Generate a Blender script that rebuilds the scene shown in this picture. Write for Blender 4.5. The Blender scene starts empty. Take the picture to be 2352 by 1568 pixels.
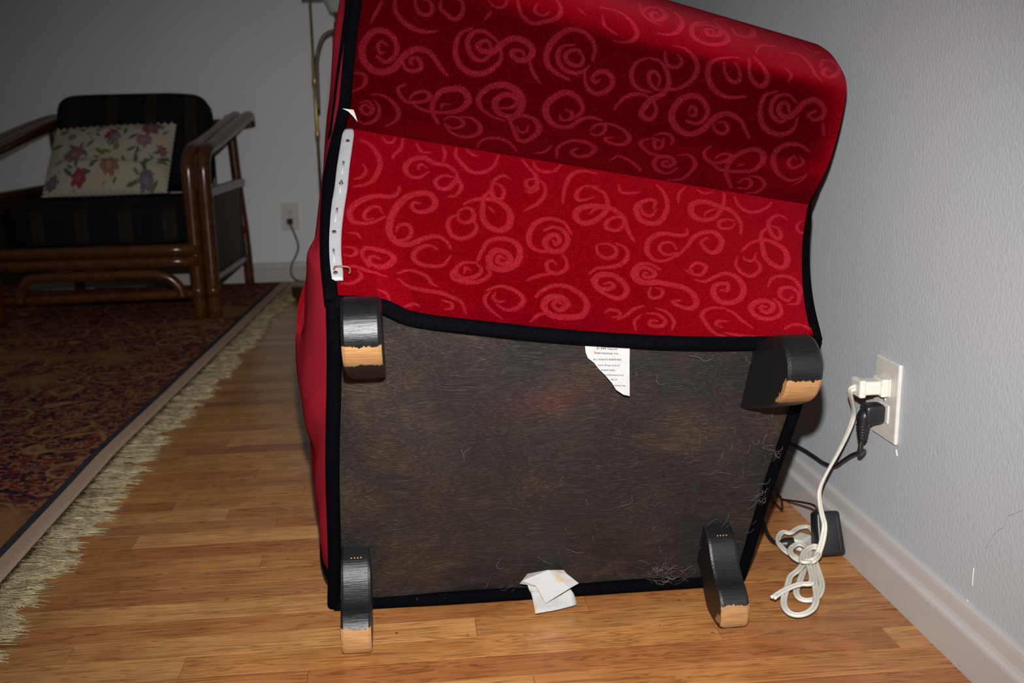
import bpy, bmesh, math, random
import numpy as np
from mathutils import Vector, Matrix

random.seed(7)
RNG = np.random.default_rng(11)
SC = bpy.context.scene
COL = SC.collection

# ------------------------------------------------------------ camera, world, light, exposure
cam_d = bpy.data.cameras.new('camera')
cam_d.sensor_width = 36.0
cam_d.lens = 36.0 * 2350.0 / 2352.0
cam_d.clip_start = 0.02
cam = bpy.data.objects.new('camera', cam_d)
COL.objects.link(cam)
CAM_R = Vector((0.99391, -0.10893, -0.01680))
CAM_D = Vector((-0.03982, -0.21274, -0.97630))
CAM_F = Vector((0.10277, 0.97102, -0.21578))
cam.matrix_world = Matrix(((CAM_R.x, -CAM_D.x, -CAM_F.x, 0.0), (CAM_R.y, -CAM_D.y, -CAM_F.y, 0.0),
                           (CAM_R.z, -CAM_D.z, -CAM_F.z, 0.68), (0, 0, 0, 1)))
cam_d.dof.use_dof = True
cam_d.dof.focus_distance = 1.28
cam_d.dof.aperture_fstop = 7.0
SC.camera = cam

world = bpy.data.worlds.new('room_light')
world.use_nodes = True
world.node_tree.nodes['Background'].inputs[0].default_value = (1.0, 0.99, 0.97, 1)
world.node_tree.nodes['Background'].inputs[1].default_value = 0.05
SC.world = world

fl_d = bpy.data.lights.new('camera_flash', 'SPOT')
fl_d.energy = 152.0
fl_d.color = (1.0, 0.985, 0.97)
fl_d.shadow_soft_size = 0.012
fl_d.spot_size = math.radians(80)
fl_d.spot_blend = 1.0
flash = bpy.data.objects.new('camera_flash', fl_d)
COL.objects.link(flash)
FP = Vector((0, 0, 0.68)) - CAM_D * 0.12 + CAM_F * 0.02
aim = (CAM_F * 1.5 + CAM_R * 0.05 + CAM_D * 0.20).normalized()
flash.matrix_world = Matrix.Translation(FP) @ aim.to_track_quat('-Z', 'Y').to_matrix().to_4x4()

vs = SC.view_settings
vs.view_transform = 'Standard'
vs.look = 'None'
vs.exposure = 0.0
vs.gamma = 1.0
vs.use_curve_mapping = False

DATA = {
    'corners': [[-0.1156, 1.3538, 0.012], [0.4689, 1.3506, 0.012], [-0.0779, 1.14, 0.4815], [0.4969, 1.18, 0.4037]],
    'row0': [[-0.0779, 1.14, 0.4815], [-0.029, 1.1437, 0.4756], [0.0095, 1.1466, 0.4581], [0.0839, 1.1521, 0.444], [0.21, 1.161, 0.4247], [0.347, 1.1703, 0.4108], [0.4969, 1.18, 0.4037]],
    'lo_L': [[-0.0779, 1.14, 0.4815], [-0.085, 1.205, 0.5239], [-0.0866, 1.27, 0.5687], [-0.0837, 1.335, 0.617], [-0.0729, 1.4, 0.6678]],
    'lo_R': [[0.4969, 1.18, 0.4037], [0.5107, 1.24, 0.4355], [0.5291, 1.3, 0.4697], [0.5525, 1.36, 0.5074], [0.5805, 1.42, 0.5477]],
    'up_L': [[-0.0729, 1.4, 0.6678], [-0.0646, 1.388, 0.6973], [-0.0591, 1.378, 0.73], [-0.0515, 1.372, 0.7781], [-0.0429, 1.382, 0.8268], [-0.0359, 1.405, 0.8721], [-0.0307, 1.44, 0.9094], [-0.0272, 1.49, 0.9396], [-0.0268, 1.56, 0.9617], [-0.028, 1.63, 0.9749]],
    'up_R': [[0.5805, 1.42, 0.5477], [0.5934, 1.41, 0.582], [0.6025, 1.402, 0.6125], [0.6119, 1.396, 0.6603], [0.6237, 1.408, 0.7033], [0.6326, 1.435, 0.7242], [0.6386, 1.475, 0.7452], [0.6479, 1.53, 0.7642], [0.6593, 1.6, 0.7794], [0.6776, 1.67, 0.7872]],
    'side_A': [[-0.1156, 1.3538, 0.012], [-0.1127, 1.3334, 0.0567], [-0.1093, 1.3114, 0.105], [-0.1038, 1.2804, 0.1736], [-0.0997, 1.2541, 0.2311], [-0.0958, 1.2321, 0.2789], [-0.0934, 1.2188, 0.3084], [-0.0906, 1.2032, 0.3431], [-0.0881, 1.1893, 0.3737], [-0.081, 1.155, 0.4489], [-0.0809, 1.1648, 0.4974], [-0.0847, 1.1962, 0.5181], [-0.0863, 1.2354, 0.5441], [-0.0847, 1.3007, 0.591], [-0.0793, 1.3673, 0.6422], [-0.0724, 1.3969, 0.6751], [-0.0542, 1.3722, 0.7675], [-0.0429, 1.3823, 0.8269], [-0.0359, 1.4048, 0.8721], [-0.0283, 1.4599, 0.9235]],
    'side_B': [[-0.1223, 1.3738, 0.0018], [-0.1303, 1.4134, 0.0166], [-0.1333, 1.4314, 0.0533], [-0.1389, 1.4404, 0.1117], [-0.1414, 1.4341, 0.1683], [-0.1423, 1.4321, 0.2154], [-0.1435, 1.4188, 0.2492], [-0.1483, 1.4032, 0.2892], [-0.1479, 1.3893, 0.3243], [-0.135, 1.355, 0.4104], [-0.1244, 1.3448, 0.4874], [-0.1211, 1.3662, 0.5074], [-0.1165, 1.3954, 0.527], [-0.1093, 1.4507, 0.5811], [-0.1009, 1.5073, 0.6386], [-0.0921, 1.5269, 0.6994], [-0.0748, 1.4922, 0.7811], [-0.0647, 1.4923, 0.8387], [-0.0581, 1.5048, 0.8858], [-0.0508, 1.5499, 0.9385]],
    'white_cord': [[0.6589, 1.37, 0.2887], [0.6534, 1.375, 0.2752], [0.6511, 1.385, 0.246], [0.6499, 1.395, 0.2162], [0.6423, 1.41, 0.1777], [0.6313, 1.42, 0.1436], [0.6218, 1.425, 0.1128], [0.6186, 1.415, 0.0935], [0.6172, 1.4, 0.0784], [0.617, 1.39, 0.067], [0.6118, 1.382, 0.0497], [0.6067, 1.382, 0.0289], [0.6012, 1.385, 0.0145], [0.5791, 1.3556, 0.026], [0.5709, 1.36, 0.026], [0.5876, 1.3911, 0.026], [0.6075, 1.4075, 0.026], [0.6151, 1.4008, 0.026], [0.6079, 1.3813, 0.026], [0.5898, 1.3606, 0.026], [0.5789, 1.3721, 0.02], [0.57, 1.3902, 0.02], [0.5759, 1.4168, 0.02], [0.5945, 1.4339, 0.02], [0.6024, 1.422, 0.02], [0.5979, 1.3962, 0.02], [0.5816, 1.3717, 0.02], [0.5811, 1.4064, 0.012], [0.5734, 1.4248, 0.012], [0.5728, 1.4534, 0.012], [0.5812, 1.4816, 0.012], [0.5967, 1.5006, 0.012], [0.6057, 1.4931, 0.012], [0.6256, 1.5117, 0.012], [0.6455, 1.5142, 0.012], [0.6411, 1.4802, 0.012], [0.6225, 1.4388, 0.012], [0.6051, 1.3927, 0.012], [0.5951, 1.3504, 0.008], [0.5844, 1.3146, 0.008], [0.5652, 1.2819, 0.008], [0.5479, 1.2729, 0.008], [0.5372, 1.2801, 0.008], [0.5407, 1.303, 0.008], [0.5573, 1.3308, 0.008], [0.5807, 1.3718, 0.008], [0.5922, 1.3967, 0.008], [0.6034, 1.4089, 0.014], [0.5903, 1.3639, 0.014], [0.5734, 1.3159, 0.014], [0.5576, 1.2708, 0.014], [0.5407, 1.2395, 0.014], [0.5198, 1.2236, 0.014], [0.505, 1.2257, 0.014], [0.5019, 1.2451, 0.014], [0.5107, 1.2718, 0.014], [0.5307, 1.3099, 0.014], [0.5459, 1.3384, 0.014], [0.5637, 1.3548, 0.014], [0.583, 1.3781, 0.014], [0.5817, 1.3575, 0.019], [0.5723, 1.3239, 0.019], [0.5615, 1.301, 0.019], [0.5481, 1.3018, 0.019], [0.5285, 1.2939, 0.019], [0.5063, 1.2784, 0.019], [0.493, 1.2665, 0.019]],
    'black_hang': [[0.6653, 1.36, 0.2263], [0.666, 1.362, 0.2077], [0.6677, 1.38, 0.1863], [0.6687, 1.42, 0.166], [0.6706, 1.45, 0.1466], [0.6691, 1.48, 0.1276], [0.6699, 1.52, 0.1189], [0.6696, 1.56, 0.1166], [0.6734, 1.62, 0.1118], [0.682, 1.72, 0.0968]],
    'adapter_cord': [[0.6578, 1.515, 0.0395], [0.6663, 1.54, 0.046], [0.7125, 1.6587, 0.004], [0.7007, 1.6757, 0.004], [0.6863, 1.6868, 0.004], [0.666, 1.6637, 0.004], [0.636, 1.6077, 0.004], [0.6352, 1.616, 0.004], [0.6372, 1.6574, 0.004], [0.6477, 1.6994, 0.004], [0.6683, 1.742, 0.004], [0.6873, 1.782, 0.004]],
    'low_black': [[0.6004, 1.6326, 0.006], [0.5954, 1.5968, 0.006], [0.582, 1.5466, 0.006], [0.5726, 1.5023, 0.006], [0.5724, 1.476, 0.006], [0.5795, 1.4681, 0.006]],
    'low_plug': [[0.5752, 1.4572, 0.011], [0.5967, 1.4574, 0.011]],
    'white_socket': [[0.5963, 1.449, 0.011], [0.6242, 1.4723, 0.011]],
    'brick_base': [[0.628, 1.4179, 0.0], [0.6664, 1.4155, 0.0]],
    'rug': [[-0.6194, 1.4925, -0.0], [-0.6104, 2.1035, 0.0], [-0.4922, 4.1441, 0.0]],
    'nrm': [-0.005, -0.9103, -0.414],
    'label1': [[0.2083, 1.1585, 0.4225], [0.262, 1.1608, 0.4168], [0.2633, 1.1619, 0.4098], [0.2639, 1.165, 0.3846], [0.2657, 1.1706, 0.3467], [0.2578, 1.1696, 0.3489], [0.2483, 1.1684, 0.3559], [0.2432, 1.1672, 0.3646], [0.2356, 1.166, 0.3739], [0.2268, 1.1648, 0.3832], [0.2206, 1.1637, 0.3917], [0.2132, 1.1629, 0.3977], [0.2104, 1.162, 0.4047], [0.2085, 1.16, 0.4191]],
    'text1': [('©1999 Viacom', [[0.2224, 1.159, 0.4112], [0.2479, 1.1599, 0.4089]]), ('International Inc.', [[0.2204, 1.1596, 0.4057], [0.2496, 1.1606, 0.4032]]), ('ALL RIGHTS RESERVED.', [[0.2188, 1.1608, 0.3974], [0.2535, 1.1616, 0.3953]]), ("lue's Clues and all", [[0.225, 1.1617, 0.39], [0.2508, 1.1624, 0.3882]]), ('elated titles', [[0.2288, 1.1625, 0.3839], [0.2455, 1.163, 0.3826]]), ('d characters are', [[0.2332, 1.1634, 0.3774], [0.2561, 1.164, 0.3757]]), ('rks of', [[0.2407, 1.1642, 0.3713], [0.2487, 1.1646, 0.3704]]), ('ational Inc.', [[0.2434, 1.1652, 0.3635], [0.2594, 1.1657, 0.3622]])],
    'label2_low': [[[0.1543, 1.3236, 0.0406], [0.1835, 1.3245, 0.0384], [0.2127, 1.3238, 0.0396]], [[0.1567, 1.3153, 0.0323], [0.1862, 1.3168, 0.0286], [0.2157, 1.3169, 0.0282]], [[0.1607, 1.3141, 0.0227], [0.1905, 1.3153, 0.0199], [0.2204, 1.3149, 0.0205]], [[0.1622, 1.2896, 0.007], [0.1923, 1.296, 0.007], [0.2237, 1.3077, 0.007]]],
    'label2_flap': [[0.1453, 1.326, 0.0356], [0.1483, 1.3206, 0.0425], [0.1542, 1.3095, 0.0571], [0.1842, 1.3182, 0.057], [0.2074, 1.3217, 0.0538], [0.2112, 1.3142, 0.051], [0.2252, 1.3015, 0.0425], [0.2116, 1.2956, 0.0388], [0.1783, 1.2992, 0.0168], [0.1658, 1.3087, 0.0394]],
    'strip': [[-0.0639, 1.3938, 0.6609], [-0.0668, 1.3701, 0.6419], [-0.0706, 1.337, 0.6159], [-0.0732, 1.3031, 0.5904], [-0.077, 1.2698, 0.5666], [-0.0797, 1.2328, 0.5415], [-0.0793, 1.1974, 0.5179], [-0.0758, 1.1642, 0.4963]],
    'strip_holes': [[-0.0631, 1.3738, 0.6442], [-0.0729, 1.3088, 0.5947], [-0.0798, 1.2343, 0.5424], [-0.0766, 1.1714, 0.501]],
    'staple': [[-0.0784, 1.1749, 0.5035], [-0.0761, 1.1794, 0.5059], [-0.0637, 1.181, 0.5047], [-0.0604, 1.1769, 0.5016], [-0.0613, 1.1717, 0.4985]],
    'scrap': [[-0.0702, 1.372, 0.6923], [-0.0558, 1.372, 0.6904], [-0.0529, 1.372, 0.6815], [-0.0516, 1.372, 0.6749], [-0.0563, 1.372, 0.6816], [-0.0626, 1.372, 0.6883]],
    'crack': [[0.6798, 1.0752, 0.1644], [0.6798, 1.0632, 0.1846], [0.6798, 1.0535, 0.1966], [0.6798, 1.0449, 0.2032], [0.6798, 1.0414, 0.2114], [0.6798, 1.0365, 0.2207], [0.6798, 1.0323, 0.2238], [0.6798, 1.0226, 0.2305], [0.6798, 1.0104, 0.2392]],
    'scuff_a': [[0.6798, 1.0959, 0.1298], [0.6798, 1.0964, 0.1187], [0.6798, 1.096, 0.106]],
    'scuff_b': [[0.6798, 1.3076, 0.2113], [0.6798, 1.3056, 0.2072], [0.6798, 1.3032, 0.2034]],
    'scuff_c': [[0.6798, 1.1041, 0.0834], [0.6798, 1.1012, 0.0806], [0.6798, 1.0982, 0.0775]],
    'tick': [[0.6798, 1.156, 0.1666], [0.6798, 1.1535, 0.165]],
    'front_welt': [[-0.1323, 1.43, 0.0691], [-0.1306, 1.41, 0.0525], [-0.1231, 1.37, 0.0501], [-0.1136, 1.335, 0.0521]],
}
# fabric motif strokes in thousandths of the cloth width and height
STROKES_LOWER = """39,944 61,925 81,869 89,811 83,736 69,692 44,664
56,803 64,767 56,725 42,711
81,983 92,956 103,961 106,994
122,994 122,936 111,883 111,861
150,978 164,933 181,936
203,986 211,942 211,883
186,817 167,775 147,783 139,828 150,878 172,897 194,875 219,872 239,842 247,797
183,839 167,856 164,822
239,808 217,808 203,769 211,733 228,733 239,769 247,797 256,753 247,703 233,689
231,994 233,944 250,894 272,856 297,867 314,917 319,989
250,994 264,967 278,958
369,981 386,936 403,894 408,839 397,808 386,828 389,861 403,875
411,872 425,839 431,783
392,983 400,944 417,928 439,944 450,994
350,853 336,861 322,831 317,781 328,722
467,750 467,842 475,931 497,975 528,972
133,706 131,667 117,639 94,631 75,614 53,575 39,517 44,464 61,456 83,469 108,517
103,536 94,567 78,553 67,511 72,483 86,494
175,625 164,628 161,597 172,578 189,586 206,622 203,667 189,692 161,672 142,633 125,556 117,475 119,417 133,381 158,389 181,425 203,450 219,450 233,425 239,397
125,419 133,397 153,417 161,464 153,497 136,481 131,447
239,353 222,297 194,283 172,292 164,325 175,372 197,397 211,381
256,597 239,569 233,522 242,472 261,458 283,489 292,536 281,586
253,597 256,561 272,553 286,586 281,631 267,636 253,608
264,656 281,686 303,703 328,706 350,675 361,625 356,561 336,533 314,553 303,603 303,656 303,711 317,764
328,633 314,661
319,789 317,747 325,719 339,717 344,761 336,797 322,806
386,794 397,783 411,814 411,856
422,861 428,789 417,728 403,697 389,667
450,519 456,497 464,525 456,553 442,539 433,497 447,456 469,472 481,531 472,583 450,597 431,567
489,572 472,631 442,644 414,606 400,531 403,472 422,447 447,456
469,450 478,406 475,361 456,331 439,342 436,378 447,403 456,383
456,331 428,314 408,294 392,269
347,378 339,389 333,358 347,347 361,375 353,411 331,417 317,367 325,319 347,317 372,356 381,419 372,475 344,489 317,464 303,406 294,353
292,336 267,328 250,292 250,250 272,244 294,272 300,303 292,328
278,289 269,300 264,269
311,322 317,281 297,239 272,222 244,228 239,261 250,292
97,267 83,269 75,239 89,214 108,231 125,281 117,311 92,314 69,311 64,264 75,208
36,392 53,392 61,369
28,306 47,306 53,283 42,258 28,261
131,211 153,244 175,236 189,222 197,189 208,178
131,178 147,156 175,147 211,144 236,128 253,106 258,53
25,186 47,200 75,178 108,172
342,144 328,136 319,153 325,183
314,186 300,142 308,94 331,47
308,192 336,222 364,208 381,169 369,119 344,97 325,119
458,164 453,178 442,153 450,128 464,139 472,175 458,200 433,186 422,133 436,94 469,92 500,111 514,172 503,228 475,264 444,256 419,217 408,186
389,47 408,89 425,100
86,78 103,72 108,36
17,97 39,103 58,144 53,178
136,36 156,67 167,56
214,106 231,97 231,72 217,58
536,889 508,875 494,828 497,786 514,794 531,819
522,883 550,853 561,789 556,728 536,672 514,647 497,672 500,722 522,756 547,767 572,761 594,728 603,681 611,628 622,583
525,708 536,744 544,747
597,714 581,714 564,683 561,642 581,631 594,653 597,697
661,808 661,853 644,853 625,811 625,758 639,714 667,711 683,758 689,839 678,914 661,961
631,814 639,764 656,756 667,803
578,925 586,878 608,881 625,897
722,983 711,931 711,867
747,978 764,958 783,978
797,864 778,836 772,806
808,981 811,908 800,819 781,783 756,781 742,819 744,875 767,900 794,889 822,875 842,839 856,781 856,717
839,800 822,803 806,778 811,739 833,747 842,783
833,967 844,914 867,878 889,889 908,928 917,972
956,867 939,886 922,858 917,800 928,739 942,717 947,747 939,792 922,803
919,800 903,739 906,656 914,575 933,528 953,517 964,575 956,647 933,686 908,694 881,664 861,603
850,561 847,500 861,450 881,436 900,481 900,525 889,558
864,567 869,542 886,547 892,594
992,875 981,831 989,786 1000,792
736,703 736,669 717,653 692,656 672,642 653,594 650,528 664,483 689,483 714,525
714,567 703,603 681,586 678,544 694,522 717,542
714,517 736,583 750,647 772,692 797,703 814,656 808,592 792,567 775,597 769,631 781,661
583,553 603,533 608,489 597,436 572,406 542,389 525,353
542,528 544,483 561,456 581,478 583,519 567,544 544,531
556,300 569,311 575,289 558,269 539,281 536,317 547,350 572,358 594,325 603,272 589,225 567,228 539,267 528,317
650,389 644,394 642,369 656,367 667,394 653,422 633,417 628,367 642,339 667,353
678,422 656,450 633,439 619,386 625,342 644,328 672,339 700,333 728,322 747,286 753,231 739,194 717,200 700,225 717,239
656,303 650,269 656,239 675,253 681,294 667,306
750,428 744,450 758,489 778,478 778,453 767,414 747,417 733,439
756,378 778,375 803,417 825,439 847,419 861,353 853,281 828,242 803,253 792,303 800,356 825,369 825,325 811,322
972,314 958,281 942,317 947,364 969,378 986,336 981,269 958,256
917,375 928,433 953,458 978,439 992,367 986,289
908,228 897,233 897,200 911,192 925,239 908,272 883,250 872,206 886,156 914,147 939,186 939,250 928,286
639,144 664,142 678,106 667,75 644,78 647,103 661,103
661,178 683,161 697,108 689,56
611,44 611,94 628,133
550,128 558,150 578,147 581,119 564,108
575,97 597,131 617,169 636,189
817,122 794,119 789,97 803,81
811,206 781,200 761,158 767,103 781,50 806,25
811,206 833,175 850,125 869,83
939,78 964,114 989,100 1000,61
803,50 839,33 881,25
472,261 494,239 511,200 511,150 500,106 464,89
472,197 478,156"""
STROKES_UPPER = """64,331 53,339 47,325 53,308 61,311
47,297 64,286 78,300 83,328 72,358 50,369 31,356 19,319 22,286 39,261 58,256 81,272 97,308 114,331 128,336 144,331 158,314 172,292 183,278
97,306 97,292 106,275 122,275 133,289 125,308 114,308 111,294 117,292
258,372 258,350 244,333 225,342 214,372 217,400 236,417 256,408 272,392
217,419 197,397 192,358 200,319 222,297 247,297 269,317 281,347 278,375
261,367 253,389 242,389 233,372 242,361 256,361 264,364 275,383 292,408 311,414 331,403 339,383 333,361 317,353 303,361 300,375 317,381 325,369
336,356 347,325 364,300
458,392 458,433 439,475 408,481 381,442 367,394 372,356 392,336 419,322
417,428 394,414 389,381 403,353 425,344 442,353 453,372
436,400 425,414 406,400 406,378 422,367 436,372 439,394 428,406
44,456 36,419 28,386
69,486 69,439 83,408 108,389 133,386 153,394
103,486 106,461 114,439 128,433 139,450 133,475 117,481
153,489 153,464 169,444 183,436 194,456 194,492 178,514
250,486 239,453
242,522 256,506 272,514 278,544
297,553 306,503 328,475 350,486 378,519 383,564 372,608
336,561 333,525 347,511 361,533
6,242 25,242 31,222 25,197 8,175
44,111 36,125 28,106 36,83 47,86 50,117 39,142 25,128
44,175 67,178 86,156 100,119 100,78 83,39
25,47 44,36 61,67 64,111 53,150
106,233 94,214 100,189 114,167 133,172 150,186 156,208 142,219 125,203 119,181
122,169 139,147 169,139 203,153 222,178 231,214 219,242 197,242 175,225 164,181 167,133 183,89
197,186 183,181 181,161
294,203 314,211 325,231 317,250 297,250 283,225 289,192 306,175 328,186 336,231 325,264 297,278 267,264 250,228 258,192 281,164 308,153
311,181 325,136 344,83 358,72 372,94 381,139 367,178 344,189 328,175 319,147
336,136 342,114 356,117 358,150
192,111 203,131 222,128 231,103 214,81 194,94
222,136 244,139 264,108 264,72 242,50 214,58 194,94
414,217 419,197 436,208 436,231 422,236
436,203 456,242 444,275 419,286 397,269 383,236 392,194 414,167 439,175 456,211 475,225 497,222
272,11 275,44 292,64 314,67 336,50 353,22
436,25 431,72 450,108 481,114 503,92 497,58 475,44 461,61 469,81
417,78 408,44 389,25
419,583 433,558
464,619 503,617 525,586 539,533 533,492 517,472 494,469
467,578 472,531 489,508 500,500
586,661 583,681 572,653 578,622 597,647 606,689 592,717 567,692 553,644
553,719 553,653 567,614 589,600
611,739 633,706 639,653 625,586 603,556 583,553
706,636 703,661 689,642 694,611 714,628 725,669 711,689 689,678 669,653
700,711 669,672 656,617 661,572 681,556 706,564 728,594 736,633 731,686 717,728
719,756 761,817 789,808 811,781 800,703 781,672 758,672 756,722
853,794 875,797 894,775
922,772 928,725 944,708 967,733
447,350 453,319 467,300 486,300 503,322 503,347 489,364 472,358 464,339 472,328 478,339
569,431 547,411 539,378 544,350 561,331 586,328
569,431 592,425 611,392 617,353 608,328 589,308 578,283 575,261 589,250 600,258 603,281 592,306
589,308 569,317 547,311 531,294 519,264
611,342 594,339 578,358 575,383 586,389 597,372 597,350
600,467 600,442 611,417 628,417 636,439 625,467
614,503 639,500 658,469 669,431 664,389 642,356 617,342
753,514 725,497 697,461 692,419 700,386 719,361 747,353 778,364
722,472 728,425 744,403 758,408 758,436 747,478
775,519 778,442 794,408 811,408 817,442 803,494 786,544
792,575 806,628 831,647 850,661
669,289 672,306 683,300 683,283 672,283
669,264 692,261 706,283 706,308 686,336 664,336 644,314 636,278 644,250 664,228 686,225 708,250 722,281 739,300 758,303 781,289 794,267 806,247
725,269 733,250 750,244 758,261 747,278 733,275
878,336 869,364 856,364 853,342 864,325 881,328 894,353 908,381 928,392 950,375 953,347 936,331 919,342 933,358
889,372 867,392 844,381 836,350 844,319 864,308 883,325
842,397 819,378 814,336 825,294 844,275 872,272 894,292 897,328
956,328 967,289
964,569 956,589 942,550 950,514 972,547 992,614 983,667 956,650 939,578
867,631 897,639 914,583 922,514 936,475
853,511 867,475 861,436
633,172 619,181 617,158 628,136 636,161 631,192
611,197 628,211 644,208 653,186 650,167
614,186 592,164 594,139 617,111 644,106 672,100
664,81 656,89 653,69 667,64 675,86 658,108 636,94 636,64 653,39 675,36 686,64
675,122 697,131 717,100 719,64 708,22 681,6
733,192 725,161 736,125 758,114 781,136 781,164 764,164 753,136
753,106 781,86 817,94 844,111 853,158 842,200 819,206 797,178 786,125 792,75 819,19
819,131 806,117
922,197 911,206 906,178 922,150 939,186 925,214
942,236 917,250 886,242 869,203 883,142 908,103 936,92 956,119
944,72 956,100 961,133
828,44 836,67 853,58 853,28 831,22
842,81 864,81 883,56 878,19 856,6
544,50 556,75 583,64 611,36 614,25
481,172 489,200 508,206 508,172 497,153 483,161
500,211 525,211 553,192 564,158 553,128 525,131 517,147 531,158"""


# ------------------------------------------------------------ helpers
def arr(k):
    return np.array(DATA[k], float)

def crv(P, n):
    """Catmull-Rom through P sampled at n points (n int) or at parameters (array 0..1)."""
    P = np.asarray(P, float)
    m = len(P) - 1
    t = np.linspace(0, 1, n) if np.isscalar(n) else np.asarray(n, float)
    t = np.clip(t, 0, 1) * m
    i = np.minimum(t.astype(int), m - 1)
    f = (t - i)[:, None]
    p1 = P[i]; p2 = P[i + 1]
    p0 = np.where((i == 0)[:, None], 2 * P[0] - P[1], P[np.maximum(i - 1, 0)])
    p3 = np.where((i == m - 1)[:, None], 2 * P[m] - P[m - 1], P[np.minimum(i + 2, m)])
    return .5 * (2 * p1 + (-p0 + p2) * f + (2 * p0 - 5 * p1 + 4 * p2 - p3) * f ** 2 + (-p0 + 3 * p1 - 3 * p2 + p3) * f ** 3)

def mesh(name, V, Fc, mat=None, parent=None, smooth=True, attr=None, kind=None):
    me = bpy.data.meshes.new(name)
    V = np.asarray(V, float).reshape(-1, 3)
    if isinstance(Fc, np.ndarray):
        n = len(Fc); k = Fc.shape[1]
        me.vertices.add(len(V)); me.vertices.foreach_set('co', V.ravel().astype(np.float32))
        me.loops.add(n * k); me.loops.foreach_set('vertex_index', Fc.ravel().astype(np.int32))
        me.polygons.add(n); me.polygons.foreach_set('loop_start', (np.arange(n) * k).astype(np.int32))
        me.update(calc_edges=True)
    else:
        me.from_pydata(V.tolist(), [], Fc)
    me.validate()
    if smooth:
        me.polygons.foreach_set('use_smooth', np.ones(len(me.polygons), dtype=bool))
    if attr:
        for an, av in attr.items():
            av = np.asarray(av, np.float32)
            if av.ndim == 1:
                a = me.attributes.new(an, 'FLOAT', 'POINT'); a.data.foreach_set('value', av)
            else:
                a = me.attributes.new(an, 'FLOAT_COLOR', 'POINT'); a.data.foreach_set('color', av.ravel())
    o = bpy.data.objects.new(name, me)
    COL.objects.link(o)
    if mat:
        me.materials.append(mat)
    if parent is not None:
        o.parent = parent
        o.matrix_parent_inverse = parent_inv(parent)
    if kind:
        o['kind'] = kind
    return o

def parent_inv(p):
    return Matrix.Translation(p.location).inverted() if p.type == 'EMPTY' else Matrix.Identity(4)

def grid_faces(h, w, wrap=False):
    i = np.arange(h - 1)[:, None]; j = np.arange(w if wrap else w - 1)[None, :]
    a = i * w + j; b = i * w + (j + 1) % w
    return np.stack([a, b, b + w, a + w], -1).reshape(-1, 4)

def thing(name, label, cat, loc=(0, 0, 0), group=None):
    o = bpy.data.objects.new(name, None)
    o.empty_display_size = 0.05
    o.location = loc
    COL.objects.link(o)
    tag(o, label, cat, group)
    return o

def tag(o, label, cat, group=None):
    o['label'] = label; o['category'] = cat
    if group:
        o['group'] = group
    return o

def frames(P):
    T = np.gradient(P, axis=0)
    T /= np.linalg.norm(T, axis=1)[:, None] + 1e-12
    up = np.array([0, 0, 1.0]) if abs(T[0, 2]) < .9 else np.array([1.0, 0, 0])
    N = []
    n = up - T[0] * (up @ T[0]); n /= np.linalg.norm(n)
    for t in T:
        n = n - t * (n @ t); n /= np.linalg.norm(n) + 1e-12
        N.append(n)
    N = np.array(N)
    return T, N, np.cross(T, N)

def tube_geo(P, r, n=10, closed=False, flat=1.0):
    P = np.asarray(P, float)
    T, N, B = frames(P)
    r = np.broadcast_to(np.asarray(r, float), (len(P),))
    a = np.linspace(0, 2 * np.pi, n, endpoint=False)
    V = P[:, None] + (N[:, None] * np.sin(a)[None, :, None] * flat + B[:, None] * np.cos(a)[None, :, None]) * r[:, None, None]
    Fq = grid_faces(len(P), n, True).tolist()
    V = V.reshape(-1, 3)
    if closed:
        k = (len(P) - 1) * n
        Fq += [[k + j, k + (j + 1) % n, (j + 1) % n, j] for j in range(n)]
    else:
        Fq.append(list(range(n))[::-1]); k = (len(P) - 1) * n
        Fq.append([k + j for j in range(n)])
    return V, Fq

def tube(name, P, r, mat, parent=None, n=10, samples=None, flat=1.0, closed=False):
    if samples:
        P = crv(P, samples)
        if not np.isscalar(r):
            r = np.interp(np.linspace(0, 1, samples), np.linspace(0, 1, len(r)), r)
    V, Fq = tube_geo(P, r, n, closed, flat)
    return mesh(name, V, Fq, mat, parent)

def join_geo(parts):
    V = []; Fq = []; k = 0
    for v, f in parts:
        V.append(np.asarray(v, float)); Fq += [[i + k for i in q] for q in (f.tolist() if isinstance(f, np.ndarray) else f)]
        k += len(v)
    return np.vstack(V), Fq

def rbox(name, size, bev, mat, parent=None, M=None, seg=2, taper=None):
    bm = bmesh.new()
    bmesh.ops.create_cube(bm, size=1.0)
    for v in bm.verts:
        v.co = Vector((v.co.x * size[0], v.co.y * size[1], v.co.z * size[2]))
        if taper and v.co.z > 0:
            v.co.x *= taper[0]; v.co.y *= taper[1]
    if bev > 0:
        bmesh.ops.bevel(bm, geom=list(bm.edges), offset=bev, segments=seg, affect='EDGES', profile=.5)
    if M is not None:
        bm.transform(M)
    me = bpy.data.meshes.new(name)
    bm.to_mesh(me); bm.free()
    for p in me.polygons:
        p.use_smooth = bev > .004
    o = bpy.data.objects.new(name, me)
    COL.objects.link(o)
    me.materials.append(mat)
    if parent is not None:
        o.parent = parent; o.matrix_parent_inverse = parent_inv(parent)
    return o

def lathe(name, prof, centre, mat, parent=None, n=40):
    a = np.linspace(0, 2 * np.pi, n, endpoint=False)
    pr = np.array(prof, float)
    V = np.stack([pr[:, :1] * np.cos(a) + centre[0], pr[:, :1] * np.sin(a) + centre[1], np.repeat(pr[:, 1:], n, 1) + centre[2]], -1).reshape(-1, 3)
    Fq = grid_faces(len(pr), n, True).tolist()
    Fq.append(list(range(n))[::-1]); Fq.append([(len(pr) - 1) * n + j for j in range(n)])
    return mesh(name, V, Fq, mat, parent)

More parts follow.
